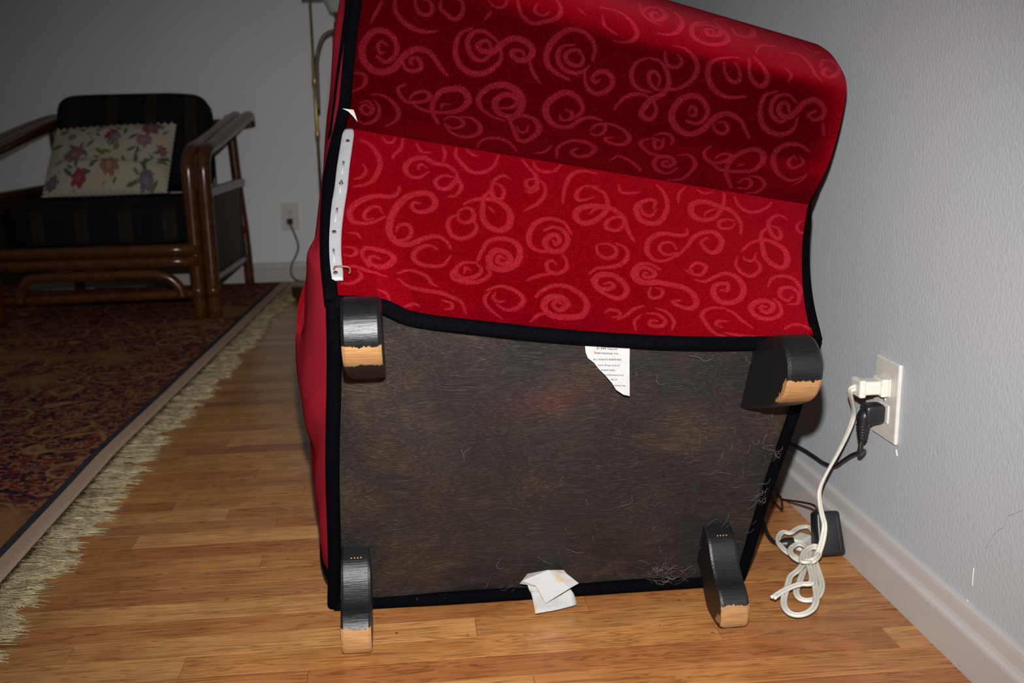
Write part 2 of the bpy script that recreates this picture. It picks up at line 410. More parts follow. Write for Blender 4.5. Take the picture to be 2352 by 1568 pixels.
# ------------------------------------------------------------ materials
class NT:
    def __init__(self, name, rough=.5, spec=.5):
        self.m = bpy.data.materials.new(name); self.m.use_nodes = True
        self.t = self.m.node_tree; self.n = self.t.nodes
        self.b = self.n['Principled BSDF']
        self.b.inputs['Roughness'].default_value = rough
        self.b.inputs['Specular IOR Level'].default_value = spec
    def add(self, ty, **kw):
        nd = self.n.new(ty)
        for k, v in kw.items():
            if k in nd.inputs: nd.inputs[k].default_value = v
            else: setattr(nd, k, v)
        return nd
    def link(self, a, b):
        self.t.links.new(a, b)
    def coord(self, scale=(1, 1, 1), kind='Object', rot=(0, 0, 0)):
        c = self.add('ShaderNodeTexCoord'); mp = self.add('ShaderNodeMapping')
        mp.inputs['Scale'].default_value = scale; mp.inputs['Rotation'].default_value = rot
        self.link(c.outputs[kind], mp.inputs['Vector'])
        return mp.outputs['Vector']
    def noise(self, vec, scale, detail=3, rough=.5, dist=0):
        nd = self.add('ShaderNodeTexNoise', Scale=scale, Detail=detail, Roughness=rough, Distortion=dist)
        if vec is not None: self.link(vec, nd.inputs['Vector'])
        return nd.outputs['Fac']
    def ramp(self, fac, stops, interp='LINEAR'):
        r = self.add('ShaderNodeValToRGB'); r.color_ramp.interpolation = interp
        el = r.color_ramp.elements
        while len(el) < len(stops): el.new(.5)
        for e, (p, c) in zip(el, stops):
            e.position = p; e.color = tuple(c) + (1,) if len(c) == 3 else c
        self.link(fac, r.inputs['Fac'])
        return r.outputs['Color']
    def mix(self, fac, a, b, mode='MIX'):
        nd = self.add('ShaderNodeMix', data_type='RGBA', blend_type=mode)
        for s, v in ((0, fac), (6, a), (7, b)):
            if isinstance(v, (int, float)): nd.inputs[s].default_value = v
            elif isinstance(v, tuple): nd.inputs[s].default_value = v + (1,) if len(v) == 3 else v
            else: self.link(v, nd.inputs[s])
        return nd.outputs[2]
    def math(self, op, a, b=0.0, c=0.0):
        nd = self.add('ShaderNodeMath', operation=op)
        for s, v in enumerate((a, b, c)):
            if isinstance(v, (int, float)): nd.inputs[s].default_value = v
            else: self.link(v, nd.inputs[s])
        return nd.outputs[0]
    def attr(self, name, out='Fac'):
        return self.add('ShaderNodeAttribute', attribute_name=name).outputs[out]
    def color(self, c):
        if isinstance(c, tuple): self.b.inputs['Base Color'].default_value = c + (1,) if len(c) == 3 else c
        else: self.link(c, self.b.inputs['Base Color'])
    def bump(self, h, strength=.3, dist=.002):
        nd = self.add('ShaderNodeBump', Strength=strength, Distance=dist)
        self.link(h, nd.inputs['Height']); self.link(nd.outputs[0], self.b.inputs['Normal'])

def plain(name, c, rough=.5, spec=.5, metal=0.0, nscale=60, nstr=.12):
    t = NT(name, rough, spec)
    f = t.noise(t.coord(), nscale, 4)
    t.color(t.ramp(f, [(.25, tuple(x * (1 - nstr) for x in c)), (.75, tuple(min(1, x * (1 + nstr)) for x in c))]))
    t.b.inputs['Metallic'].default_value = metal
    return t.m

def m_velvet():
    t = NT('red_velvet', .8, .0)
    v = t.coord()
    fine = t.noise(v, 900, 2, .6)
    big = t.noise(v, 14, 3, .55)
    sw = t.attr('swirl')
    g = t.ramp(fine, [(.25, (.3, .3, .3)), (.5, (.85, .85, .85)), (.66, (1.7, 1.7, 1.7)), (.78, (4.0, 4.0, 4.2))])  # fine noise paints the nap's glitter into diffuse and sheen colour
    base = t.mix(big, (.030, .0002, .001), (.042, .0003, .0015))
    dif = t.mix(1.0, t.mix(sw, base, (.085, .004, .008)), g, 'MULTIPLY')
    t.color(dif)
    sh = t.add('ShaderNodeBsdfSheen', distribution='ASHIKHMIN')
    t.link(t.mix(1.0, t.mix(sw, t.mix(big, (.21, .0003, .003), (.28, .0006, .006)), (.34, .010, .019)), g, 'MULTIPLY'), sh.inputs['Color'])
    sh.inputs['Roughness'].default_value = .62
    sh2 = t.add('ShaderNodeBsdfSheen', distribution='ASHIKHMIN')
    sh2.inputs['Color'].default_value = (.045, .009, .014, 1); sh2.inputs['Roughness'].default_value = .40
    ad2 = t.add('ShaderNodeAddShader'); t.link(sh.outputs[0], ad2.inputs[0]); t.link(sh2.outputs[0], ad2.inputs[1])
    ad = t.add('ShaderNodeAddShader')
    t.link(t.b.outputs[0], ad.inputs[0]); t.link(ad2.outputs[0], ad.inputs[1])
    t.link(ad.outputs[0], t.n['Material Output'].inputs[0])
    t.bump(fine, .35, .0006)
    return t.m

def m_black_velvet():
    t = NT('black_velvet', .95, .02)
    f = t.noise(t.coord(), 700, 2)
    t.color(t.ramp(f, [(.3, (.0006, .0006, .001)), (.75, (.003, .003, .0045))]))
    t.bump(f, .3, .0006)
    return t.m

def m_dustcover():
    t = NT('dust_cover', .62, .3)
    c = t.add('ShaderNodeTexCoord')
    warp = t.add('ShaderNodeTexNoise', Scale=5.0, Detail=2.0)
    t.link(c.outputs['Object'], warp.inputs['Vector'])
    wv = t.add('ShaderNodeVectorMath', operation='MULTIPLY_ADD')
    t.link(warp.outputs['Color'], wv.inputs[0]); wv.inputs[1].default_value = (.0, .05, .06); t.link(c.outputs['Object'], wv.inputs[2])
    mp = t.add('ShaderNodeMapping'); mp.inputs['Scale'].default_value = (9, 300, 300); t.link(wv.outputs[0], mp.inputs['Vector'])
    fib = t.noise(mp.outputs[0], 3.2, 5, .7, .6)
    mp2 = t.add('ShaderNodeMapping'); mp2.inputs['Scale'].default_value = (60, 150, 150); mp2.inputs['Rotation'].default_value = (0, .5, .3)
    t.link(c.outputs['Object'], mp2.inputs['Vector'])
    fib2 = t.noise(mp2.outputs[0], 3.0, 4, .7)
    big = t.noise(c.outputs['Object'], 9, 4, .6)
    col = t.ramp(big, [(.3, (.0125, .0112, .0108)), (.5, (.0170, .0140, .0128)), (.7, (.033, .0215, .0125))])
    st = t.attr('stain')
    col = t.mix(st, col, (.085, .010, .010))
    fr = t.ramp(t.math('ADD', t.math('MULTIPLY', fib, .75), t.math('MULTIPLY', fib2, .25)), [(.36, (.42, .42, .42)), (.52, (1, 1, 1)), (.64, (3.0, 3.15, 3.5))])  # fibre streaks; the bright bluish end paints their sparkle into the colour
    t.color(t.mix(1.0, col, fr, 'MULTIPLY'))
    t.bump(fib, .5, .001)
    return t.m

def m_foot():
    t = NT('painted_foot', .32, .5)
    v = t.coord()
    n1 = t.noise(t.coord((1.6, 1, 1)), 60, 6, .75)
    grain = t.noise(t.coord((12, 160, 160)), 3, 4, .6)
    a = t.attr('bare')
    k = t.math('ADD', a, t.math('MULTIPLY', t.math('SUBTRACT', n1, .5), 1.3))
    wear = t.ramp(k, [(.48, (0, 0, 0)), (.52, (1, 1, 1))])
    spk = t.ramp(t.noise(v, 260, 3, .7), [(.70, (0, 0, 0)), (.74, (.5, .5, .5))])
    wood = t.ramp(grain, [(.3, (.25, .115, .038)), (.7, (.40, .215, .082))])
    blk = t.mix(spk, t.ramp(grain, [(.3, (.0015, .0017, .002)), (.75, (.006, .0065, .008))]), (.10, .10, .11))
    t.color(t.mix(wear, blk, wood))
    t.link(t.ramp(wear, [(0, (.42, .42, .42)), (1, (.7, .7, .7))]), t.b.inputs['Roughness'])
    t.bump(grain, .35, .0015)
    return t.m

def m_plank():
    t = NT('oak_plank', .27, .5)
    oi = t.add('ShaderNodeObjectInfo')
    c = t.add('ShaderNodeTexCoord')
    off = t.add('ShaderNodeVectorMath', operation='MULTIPLY_ADD')
    cmb = t.add('ShaderNodeCombineXYZ')
    for i, k in enumerate((17.0, 31.0, 9.0)):
        t.link(t.math('MULTIPLY', oi.outputs['Random'], k), cmb.inputs[i])
    t.link(c.outputs['Object'], off.inputs[0]); off.inputs[1].default_value = (1, 1, 1); t.link(cmb.outputs[0], off.inputs[2])
    mp = t.add('ShaderNodeMapping'); mp.inputs['Scale'].default_value = (3.2, 34, 34); t.link(off.outputs[0], mp.inputs['Vector'])
    cath = t.noise(mp.outputs[0], 1.0, 3, .55, 1.6)
    ring = t.math('FRACT', t.math('MULTIPLY', cath, 7.0))
    ring = t.math('ABSOLUTE', t.math('SUBTRACT', ring, .5))
    mp2 = t.add('ShaderNodeMapping'); mp2.inputs['Scale'].default_value = (7, 420, 420); t.link(off.outputs[0], mp2.inputs['Vector'])
    pore = t.noise(mp2.outputs[0], 1.0, 4, .7)
    blot = t.noise(off.outputs[0], 9, 3, .6)
    base = t.ramp(oi.outputs['Random'], [(0, (0.336, 0.121, 0.037)), (.18, (0.515, 0.254, 0.081)), (.36, (0.381, 0.146, 0.045)), (.54, (0.470, 0.210, 0.065)), (.70, (0.336, 0.134, 0.048)), (.85, (0.560, 0.286, 0.098)), (1, (0.426, 0.165, 0.053))])
    gr = t.ramp(ring, [(.0, (.62, .55, .5)), (.16, (.95, .94, .93)), (.5, (1.12, 1.12, 1.1))])
    po = t.ramp(pore, [(.30, (.55, .48, .42)), (.46, (1, 1, 1)), (.8, (1.1, 1.1, 1.1))])
    bl = t.ramp(blot, [(.25, (.74, .70, .66)), (.6, (1.05, 1.05, 1.05))])
    spot = t.ramp(t.noise(off.outputs[0], 62, 1, .3), [(.80, (1, 1, 1)), (.825, (.25, .16, .10))])
    col = t.mix(1.0, t.mix(1.0, t.mix(1.0, t.mix(1.0, base, gr, 'MULTIPLY'), po, 'MULTIPLY'), bl, 'MULTIPLY'), spot, 'MULTIPLY')
    t.color(col)
    t.link(t.ramp(pore, [(.3, (.45, .45, .45)), (.6, (.25, .25, .25))]), t.b.inputs['Roughness'])
    t.bump(pore, .12, .0006)
    return t.m

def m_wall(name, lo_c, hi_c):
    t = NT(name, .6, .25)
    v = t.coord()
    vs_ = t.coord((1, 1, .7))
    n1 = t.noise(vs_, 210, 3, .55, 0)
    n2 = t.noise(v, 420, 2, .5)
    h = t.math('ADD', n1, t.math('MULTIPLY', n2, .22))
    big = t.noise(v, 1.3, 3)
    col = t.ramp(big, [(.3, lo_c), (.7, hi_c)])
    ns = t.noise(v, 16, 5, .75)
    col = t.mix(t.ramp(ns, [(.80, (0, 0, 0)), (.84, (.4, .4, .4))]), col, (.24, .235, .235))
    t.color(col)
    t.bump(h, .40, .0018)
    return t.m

def m_trim():
    t = NT('trim_paint', .42, .4)
    f = t.noise(t.coord(), 40, 5, .65)
    t.color(t.ramp(f, [(.25, (.46, .435, .41)), (.5, (.485, .46, .435)), (.8, (.50, .475, .45))]))
    t.bump(f, .15, .001)
    return t.m

def m_rug():
    t = NT('rug_pile', .95, .05)
    c = t.add('ShaderNodeTexCoord')
    wn = t.add('ShaderNodeTexNoise', Scale=7.0, Detail=3.0); t.link(c.outputs['Object'], wn.inputs['Vector'])
    wv = t.add('ShaderNodeVectorMath', operation='MULTIPLY_ADD')
    t.link(wn.outputs['Color'], wv.inputs[0]); wv.inputs[1].default_value = (.10, .10, 0); t.link(c.outputs['Object'], wv.inputs[2])
    small = t.noise(wv.outputs[0], 66, 2, .5, 1.0)
    col = t.ramp(small, [(0, (0.019, 0.022, 0.042)), (.36, (0.026, 0.032, 0.056)), (.42, (0.176, 0.029, 0.029)), (.50, (0.272, 0.056, 0.045)), (.545, (0.384, 0.216, 0.096)), (.58, (0.480, 0.232, 0.072)), (.62, (0.160, 0.080, 0.080)), (.70, (0.045, 0.054, 0.072))], 'CONSTANT')
    vor = t.add('ShaderNodeTexVoronoi', Scale=6.0); t.link(wv.outputs[0], vor.inputs['Vector'])
    arc = t.math('ABSOLUTE', t.math('SUBTRACT', vor.outputs['Distance'], .43))
    am = t.ramp(arc, [(.012, (1, 1, 1)), (.03, (0, 0, 0))])
    col = t.mix(am, col, (0.400, 0.224, 0.099))
    big = t.noise(c.outputs['Object'], 2.2, 2)
    col = t.mix(t.ramp(big, [(.56, (0, 0, 0)), (.63, (.8, .8, .8))]), col, t.mix(small, (0.528, 0.240, 0.064), (0.256, 0.160, 0.080)))
    b = t.attr('band')      # 0 field, .5 navy line, 1 binding
    col = t.mix(t.ramp(b, [(.2, (0, 0, 0)), (.3, (1, 1, 1))]), col, t.mix(small, (0.024, 0.029, 0.045), (0.080, 0.080, 0.088)))
    col = t.mix(t.ramp(b, [(.7, (0, 0, 0)), (.8, (1, 1, 1))]), col, (.62, .43, .31))
    pile = t.noise(c.outputs['Object'], 700, 2)
    t.color(t.mix(1.0, col, t.ramp(pile, [(.3, (.6, .6, .6)), (.7, (1.15, 1.15, 1.15))]), 'MULTIPLY'))
    t.bump(pile, .5, .002)
    return t.m

def m_rattan():
    t = NT('rattan_varnish', .22, .6)
    v = t.coord((60, 60, 60))
    f = t.noise(v, .8, 4, .6)
    t.color(t.ramp(f, [(.25, (0.0468, 0.0132, 0.0039)), (.5, (0.0880, 0.0275, 0.0066)), (.8, (0.1265, 0.0429, 0.0110))]))
    return t.m

def m_plaid():
    t = NT('plaid_cloth', .9, .1)
    c = t.add('ShaderNodeTexCoord'); sx = t.add('ShaderNodeSeparateXYZ'); t.link(c.outputs['Object'], sx.inputs[0])
    def st(o, f, w):
        k = t.math('ABSOLUTE', t.math('SUBTRACT', t.math('FRACT', t.math('MULTIPLY', o, f)), .5))
        return t.ramp(k, [(w, (1, 1, 1)), (w + .02, (0, 0, 0))])
    a = st(sx.outputs[0], 7.0, .14); b = st(sx.outputs[2], 9.0, .10); a2 = st(sx.outputs[0], 21.0, .06)
    col = t.mix(t.math('MULTIPLY', a, .9), (0.0066, 0.0077, 0.0116), (0.0275, 0.0198, 0.0132))
    col = t.mix(t.math('MULTIPLY', b, .4), col, (0.0248, 0.0110, 0.0099))
    col = t.mix(t.math('MULTIPLY', a2, .5), col, (0.0088, 0.0165, 0.0132))
    t.color(col)
    t.bump(t.noise(c.outputs['Object'], 400, 2), .3, .001)
    return t.m

def m_attrcolor(name, rough=.85):
    t = NT(name, rough, .15)
    f = t.noise(t.coord(), 300, 2)
    t.color(t.mix(1.0, t.attr('paint', 'Color'), t.ramp(f, [(.3, (.85, .85, .85)), (.7, (1.08, 1.08, 1.08))]), 'MULTIPLY'))
    return t.m

def m_label():
    t = NT('label_paper', .7, .2)
    v = t.coord()
    n = t.noise(v, 38, 4, .6)
    c = t.ramp(n, [(.52, (.40, .40, .40)), (.60, (.41, .35, .26)), (.70, (.42, .27, .13))])
    t.color(c)
    t.bump(t.noise(v, 70, 3), .5, .002)
    return t.m

def m_cane():
    t = NT('woven_cane', .6, .3)
    c = t.add('ShaderNodeTexCoord')
    w1 = t.add('ShaderNodeTexWave', Scale=22.0, Distortion=0.6); w1.bands_direction = 'Y'; t.link(c.outputs['Object'], w1.inputs['Vector'])
    w2 = t.add('ShaderNodeTexWave', Scale=22.0, Distortion=0.6); w2.bands_direction = 'Z'; t.link(c.outputs['Object'], w2.inputs['Vector'])
    f = t.math('MULTIPLY', w1.outputs['Fac'], w2.outputs['Fac'])
    t.color(t.ramp(f, [(0, (.03, .013, .006)), (.7, (.095, .042, .018))]))
    t.bump(f, .6, .003)
    return t.m

def m_plastic(name, c, rough=.4, trans=0.0):
    t = NT(name, rough, .5)
    f = t.noise(t.coord(), 90, 4)
    t.color(t.ramp(f, [(.3, tuple(x * .9 for x in c)), (.7, c)]))
    if trans:
        t.b.inputs['Subsurface Weight'].default_value = trans
        t.b.inputs['Subsurface Radius'].default_value = (.004, .004, .004)
        t.b.inputs['Subsurface Scale'].default_value = .5
    return t.m

M_VELVET = m_velvet(); M_BLACK = m_black_velvet(); M_DUST = m_dustcover(); M_FOOT = m_foot()
M_PLANK = m_plank(); M_WALL = m_wall('wall_paint', (.445, .472, .50), (.485, .51, .535)); M_WALLB = m_wall('wall_paint_brightened', (.82, .825, .83), (.86, .865, .87)); M_TRIM = m_trim(); M_RUG = m_rug(); M_RATTAN = m_rattan(); M_PLAID = m_plaid()  # back wall: same paint, its colour raised to stand in for stronger light
M_LABEL = m_label(); M_CANE = m_cane()
M_SUB = plain('subfloor_gap', (.045, .017, .006), .8)
M_STRIP = m_plastic('translucent_plastic', (.34, .34, .36), .3)
M_WHITEPL = m_plastic('ivory_plastic', (.70, .68, .61), .35)
M_PLATE = m_plastic('outlet_plate', (.66, .635, .58), .3)
M_SLOT = plain('dark_slot', (.02, .018, .015), .7)
M_CORDW = m_plastic('white_cord', (.66, .63, .55), .45)
M_BLACKPL = m_plastic('black_plastic', (.012, .012, .014), .38)
M_BRASS = plain('brass', (.33, .22, .065), .3, .5, .85)
M_DARKWOOD = plain('dark_lamp_wood', (.085, .026, .011), .3)
M_RUST = plain('rusty_steel', (.20, .085, .035), .6, .5, .3)
M_NAIL = plain('nail_head', (.055, .032, .026), .6)
M_LINT = plain('lint_fibre', (.20, .165, .155), .9, .1)
M_FRINGE = plain('fringe_cotton', (.50, .415, .245), .95, .05, 0, 45, .45)
M_INK = plain('print_ink', (.06, .06, .065), .8)
M_GLASS = plain('frosted_glass', (.60, .63, .58), .3)
M_SCREW = plain('painted_screw', (.52, .50, .46), .35)
M_GREYCORD = plain('grey_cord', (.10, .10, .10), .5)

# ------------------------------------------------------------ the room
WX, WY = 0.68, 4.44          # right wall plane, back wall plane
XL, YN = -3.2, -0.6

def slab(name, x0, x1, y0, y1, z0, z1, mat, parent=None):
    V = [(x, y, z) for z in (z0, z1) for y in (y0, y1) for x in (x0, x1)]
    Fq = [[0, 2, 3, 1], [4, 5, 7, 6], [0, 1, 5, 4], [2, 6, 7, 3], [0, 4, 6, 2], [1, 3, 7, 5]]
    return mesh(name, V, Fq, mat, parent, smooth=False)

floor = slab('floor', XL, WX + .1, YN, WY + .1, -.06, -.008, M_SUB); floor['kind'] = 'structure'
wall_r = slab('wall_right', WX, WX + .1, YN, WY + .1, -.06, 2.45, M_WALL); wall_r['kind'] = 'structure'
wall_b = slab('wall_back', XL, WX, WY, WY + .1, -.06, 2.45, M_WALLB); wall_b['kind'] = 'structure'

def baseboard(name, axis):
    # profile: distance out from the wall, height
    pf = [(0, 0), (.0155, 0), (.0155, .050), (.0145, .0535), (.0125, .0545), (.0105, .0565), (.0085, .061), (.0078, .068), (.0072, .074), (.006, .079), (.004, .0815), (0, .082)]
    rows = []
    if axis == 'y':
        for y in np.linspace(YN, WY, 40): rows.append([(WX - d, y, z) for d, z in pf])
    else:
        for x in np.linspace(XL, WX - .016, 30): rows.append([(x, WY - d, z) for d, z in pf])
    V = np.array(rows)
    n = len(pf)
    Fq = grid_faces(len(rows), n, True).tolist() + [list(range(n))[::-1], [(len(rows) - 1) * n + j for j in range(n)]]
    o = mesh(name, V.reshape(-1, 3), Fq, M_TRIM, smooth=False)
    o['kind'] = 'structure'
    return o
baseboard('baseboard_right', 'y')
baseboard('baseboard_back', 'x')

# hairline crack and scuffs in the paint of the right wall
M_CRACK = plain('crack_line', (.26, .26, .27), .9); M_SCUFF = plain('bare_scuff', (.60, .60, .60), .8)
for nm, key, r_, mt in (('hairline_crack', 'crack', .0003, M_CRACK), ('scuff_mark', 'scuff_a', .0008, M_SCUFF), ('scuff_mark', 'scuff_b', .0016, M_SCUFF), ('scuff_mark', 'scuff_c', .0008, M_SCUFF), ('scuff_mark', 'tick', .0009, M_CRACK)):
    tube(nm, arr(key), r_, mt, wall_r, 6, 40)

# strip oak boards, one object each
PITCH = .0525
ROW0 = 1.355
joints = [(-.3, 1.227), (-.139, 1.178), (-.241, 1.539), (-.455, 1.298), (-.378, 1.93), (-.303, 1.975), (-.235, 1.688), (.241, 1.324), (.14, 1.14), (-.429, 1.801), (.024, 1.38), (-.503, 1.573)]
def plank(x0, x1, y0, y1):
    g = .00022; c = .0002
    x0 += g; x1 -= g; y0 += g; y1 -= g
    lift = random.uniform(-.00006, .00006)
    V = [(x0, y0, -.008), (x1, y0, -.008), (x1, y1, -.008), (x0, y1, -.008),
         (x0, y0, -c + lift), (x1, y0, -c + lift), (x1, y1, -c + lift), (x0, y1, -c + lift),
         (x0 + c, y0 + c, lift), (x1 - c, y0 + c, lift), (x1 - c, y1 - c, lift), (x0 + c, y1 - c, lift)]
    Fq = [[3, 2, 1, 0], [8, 9, 10, 11]]
    for a, b in ((0, 1), (1, 2), (2, 3), (3, 0)):
        Fq.append([a, b, b + 4, a + 4]); Fq.append([a + 4, b + 4, b + 8, a + 8])
    mesh('plank', V, Fq, M_PLANK, floor, smooth=False)
k0 = int(math.floor((.72 - ROW0) / PITCH)); k1 = int(math.ceil((WY - ROW0) / PITCH))
for k in range(k0, k1):
    y0 = ROW0 + k * PITCH; y1 = min(y0 + PITCH, WY)
    js = [x for x, y in joints if y0 <= y < y1]
    edges = sorted(js)
    x = edges[-1] if edges else random.uniform(-.1, .5)
    if not edges: edges = [x]
    while edges[-1] < WX - .02: edges.append(edges[-1] + random.uniform(.45, 1.1))
    while edges[0] > -1.0: edges.insert(0, edges[0] - random.uniform(.45, 1.1))
    edges = [e for e in edges if e < WX - .06] + [WX]
    for a, b in zip(edges[:-1], edges[1:]):
        plank(a, b, y0, y1)

# ------------------------------------------------------------ rug with fringe
RE = arr('rug')           # outer edge of the binding, near to far
slope = (RE[2] - RE[0])[:2]; slope /= np.linalg.norm(slope)
def rug_edge(y):
    return np.interp(y, [.5, 1.4925, 2.1035, 4.144, 4.6], [-.634, -.6194, -.610, -.4922, -.466])
rug = thing('oriental_rug', 'oriental rug with red, navy and tan floral field and cream fringe on the oak floor', 'rug', (-1.6, 2.6, 0))
ny, nx = 120, 60
ys = np.linspace(.55, 4.36, ny)
uu = np.concatenate([[0, .004, .014, .026, .034, .038, .046, .056, .062], np.linspace(.075, 2.3, nx - 9)])
V = np.zeros((ny, nx, 3)); band = np.zeros((ny, nx))
for i, y in enumerate(ys):
    V[i, :, 0] = rug_edge(y) - uu; V[i, :, 1] = y
    V[i, :, 2] = np.interp(uu, [0, .004, .014, .026, .034, .038, .05], [.001, .0065, .0075, .0074, .0072, .0074, .008]) + .0008 * np.sin(9 * y + 5 * uu)
    band[i] = np.where(uu < .035, 1, np.where(uu < .050, .5, 0))
top = V.reshape(-1, 3)
ft = grid_faces(ny, nx)[:, ::-1]
rug_top = mesh('pile', top, ft, M_RUG, rug, attr={'band': band.ravel()})
sol = rug_top.modifiers.new('thick', 'SOLIDIFY'); sol.thickness = .0005
# fringe strands
parts = []
y = .9
while y < 4.33:
    nst = random.randint(20, 28)
    tl = random.uniform(.062, .098) * (1.0 if y < 3.3 else .9)
    skew = random.uniform(-.055, .02)
    yc = y
    for s in range(nst):
        ya = yc + random.uniform(-.016, .016)
        L = tl * random.uniform(.6, 1.08)
        yb = yc + skew + random.uniform(-.013, .013) + (ya - yc) * .4
        x0 = rug_edge(ya) - .002
        w = random.uniform(.0008, .0017)
        zt = random.uniform(.0015, .007)
        pts = []
        wob = random.uniform(-.010, .010)
        for q in (0, .25, .5, .75, 1):
            pts.append((x0 + L * q, ya + (yb - ya) * q + wob * math.sin(q * math.pi * 1.6), (.006 if q == 0 else zt * (1 - .55 * q) + .0015)))
        P = np.array(pts)
        v, f = tube_geo(P, [w, w, w * .95, w * .8, w * .4], 3)
        parts.append((v, f))
    y += random.uniform(.011, .016)
v, f = join_geo(parts)
mesh('fringe', v, f, M_FRINGE, rug, kind='stuff')

# ------------------------------------------------------------ tipped red chair
BL, BR, TL, TR = arr('corners')
NRM = arr('nrm')                     # outward normal of the chair's underside (towards the room)
UPD = -NRM                           # the chair's own 'up'
row0 = arr('row0'); lo_L = arr('lo_L'); lo_R = arr('lo_R'); up_L = arr('up_L'); up_R = arr('up_R')
chair = thing('upholstered_chair', "tipped-over child's armchair in red swirl velvet with black piping, underside facing out", 'chair', (.18, 1.45, 0))

def paint_strokes(txt, W, H, res, wmax, shift):
    """Raster of the fabric motif in cloth coordinates (metres)."""
    w = int(W / res) + 8; h = int(H / res) + 8
    R = np.zeros((h, w))
    lines = [np.array([[float(c) / 1000 for c in p.split(',')] for p in ln.split()]) for ln in txt.strip().split('\n')]
    if shift:      # continue the motif over the rolled top edge
        ex_ = [l + np.array(s_) for s_ in ((.02, .40), (-.12, .55), (.25, .5)) for l in lines]
        lines = lines + [l for l in ex_ if (l[:, 1] > .50 + .62 * l[:, 0]).all() and l.max() < 1.05 and l[:, 0].min() > -.02]
    for ln in lines:
        P = ln * np.array([W, H])
        seg = np.linalg.norm(np.diff(P, axis=0), axis=1).sum()
        n = max(6, int(seg / (res * 1.0)))
        Q = crv(P, n)
        t = np.linspace(0, 1, n)
        big = min(1.0, .42 + seg / .30)
        wd = wmax * big * (.34 + .66 * np.sin(np.pi * np.clip(t * .92 + .04, 0, 1)) ** 1.0)
        for (x, yv), r in zip(Q, wd):
            cx = x / res + 3; cy = yv / res + 3; k = r / res
            x0 = max(0, int(cx - k - 2)); x1 = min(w, int(cx + k + 3)); y0 = max(0, int(cy - k - 2)); y1 = min(h, int(cy + k + 3))
            if x1 <= x0 or y1 <= y0: continue
            yy, xx = np.mgrid[y0:y1, x0:x1]
            d = np.hypot(xx - cx, yy - cy)
            R[y0:y1, x0:x1] = np.maximum(R[y0:y1, x0:x1], np.clip((k - d) / 1.6 + .5, 0, 1))
    return R

def sample(R, X, Y, res):
    x = np.clip(X / res + 3, 0, R.shape[1] - 1.01); y = np.clip(Y / res + 3, 0, R.shape[0] - 1.01)
    i = x.astype(int); j = y.astype(int); fx = x - i; fy = y - j
    return R[j, i] * (1 - fx) * (1 - fy) + R[j, i + 1] * fx * (1 - fy) + R[j + 1, i] * (1 - fx) * fy + R[j + 1, i + 1] * fx * fy

def S_lo(u, v):
    L = crv(lo_L, v); R = crv(lo_R, v)
    x0 = (row0[:, 0] - row0[0, 0]) / (row0[-1, 0] - row0[0, 0])
    dev = row0 - (row0[0] + (row0[-1] - row0[0]) * x0[:, None])
    d = np.stack([np.interp(u, x0, dev[:, k]) for k in range(3)], -1)
    return L[:, None] * (1 - u)[None, :, None] + R[:, None] * u[None, :, None] + d[None] * ((1 - v) ** 2)[:, None, None]

def S_up(u, v):
    L = crv(up_L, v); R = crv(up_R, v)
    P = L[:, None] * (1 - u)[None, :, None] + R[:, None] * u[None, :, None]
    P[..., 1] -= .017 * (1 - np.abs(2 * u - 1) ** 9)[None] * np.clip(v * 5, 0, 1)[:, None] * np.clip((1 - v) * 3, 0, 1)[:, None]
    return P

def wrinkle(P, u, v, amp, seed):
    r = np.random.default_rng(seed)
    D = np.zeros(P.shape[:2])
    U, Vv = np.meshgrid(u, v)
    for _ in range(9):
        a, b, ph = r.uniform(-12, 12), r.uniform(-8, 8), r.uniform(0, 6.3)
        D += np.sin(a * U + b * Vv + ph) / 9
    return P + NRM * (amp * D * np.sin(np.pi * U) ** .5 * np.sin(np.pi * np.clip(Vv, 0, 1)) ** .5)[..., None]

RES = .00085
def back_panel(name, S, nu, nv, W, H, txt, wmax, seed, amp):
    u = np.linspace(0, 1, nu); v = np.linspace(0, 1, nv)
    P = wrinkle(S(u, v), u, v, amp, seed)
    R = paint_strokes(txt, W, H, RES, wmax, 'upper' in name)
    U, Vv = np.meshgrid(u, v)
    sw = sample(R, U * W, Vv * H, RES)
    return mesh(name, P.reshape(-1, 3), grid_faces(nv, nu), M_VELVET, chair, attr={'swirl': sw.ravel()})
back_panel('lower_back_panel', S_lo, 520, 270, .585, .27, STROKES_LOWER, .0042, 3, .006)
back_panel('upper_back_panel', S_up, 520, 330, .60, .45, STROKES_UPPER, .0042, 5, .003)

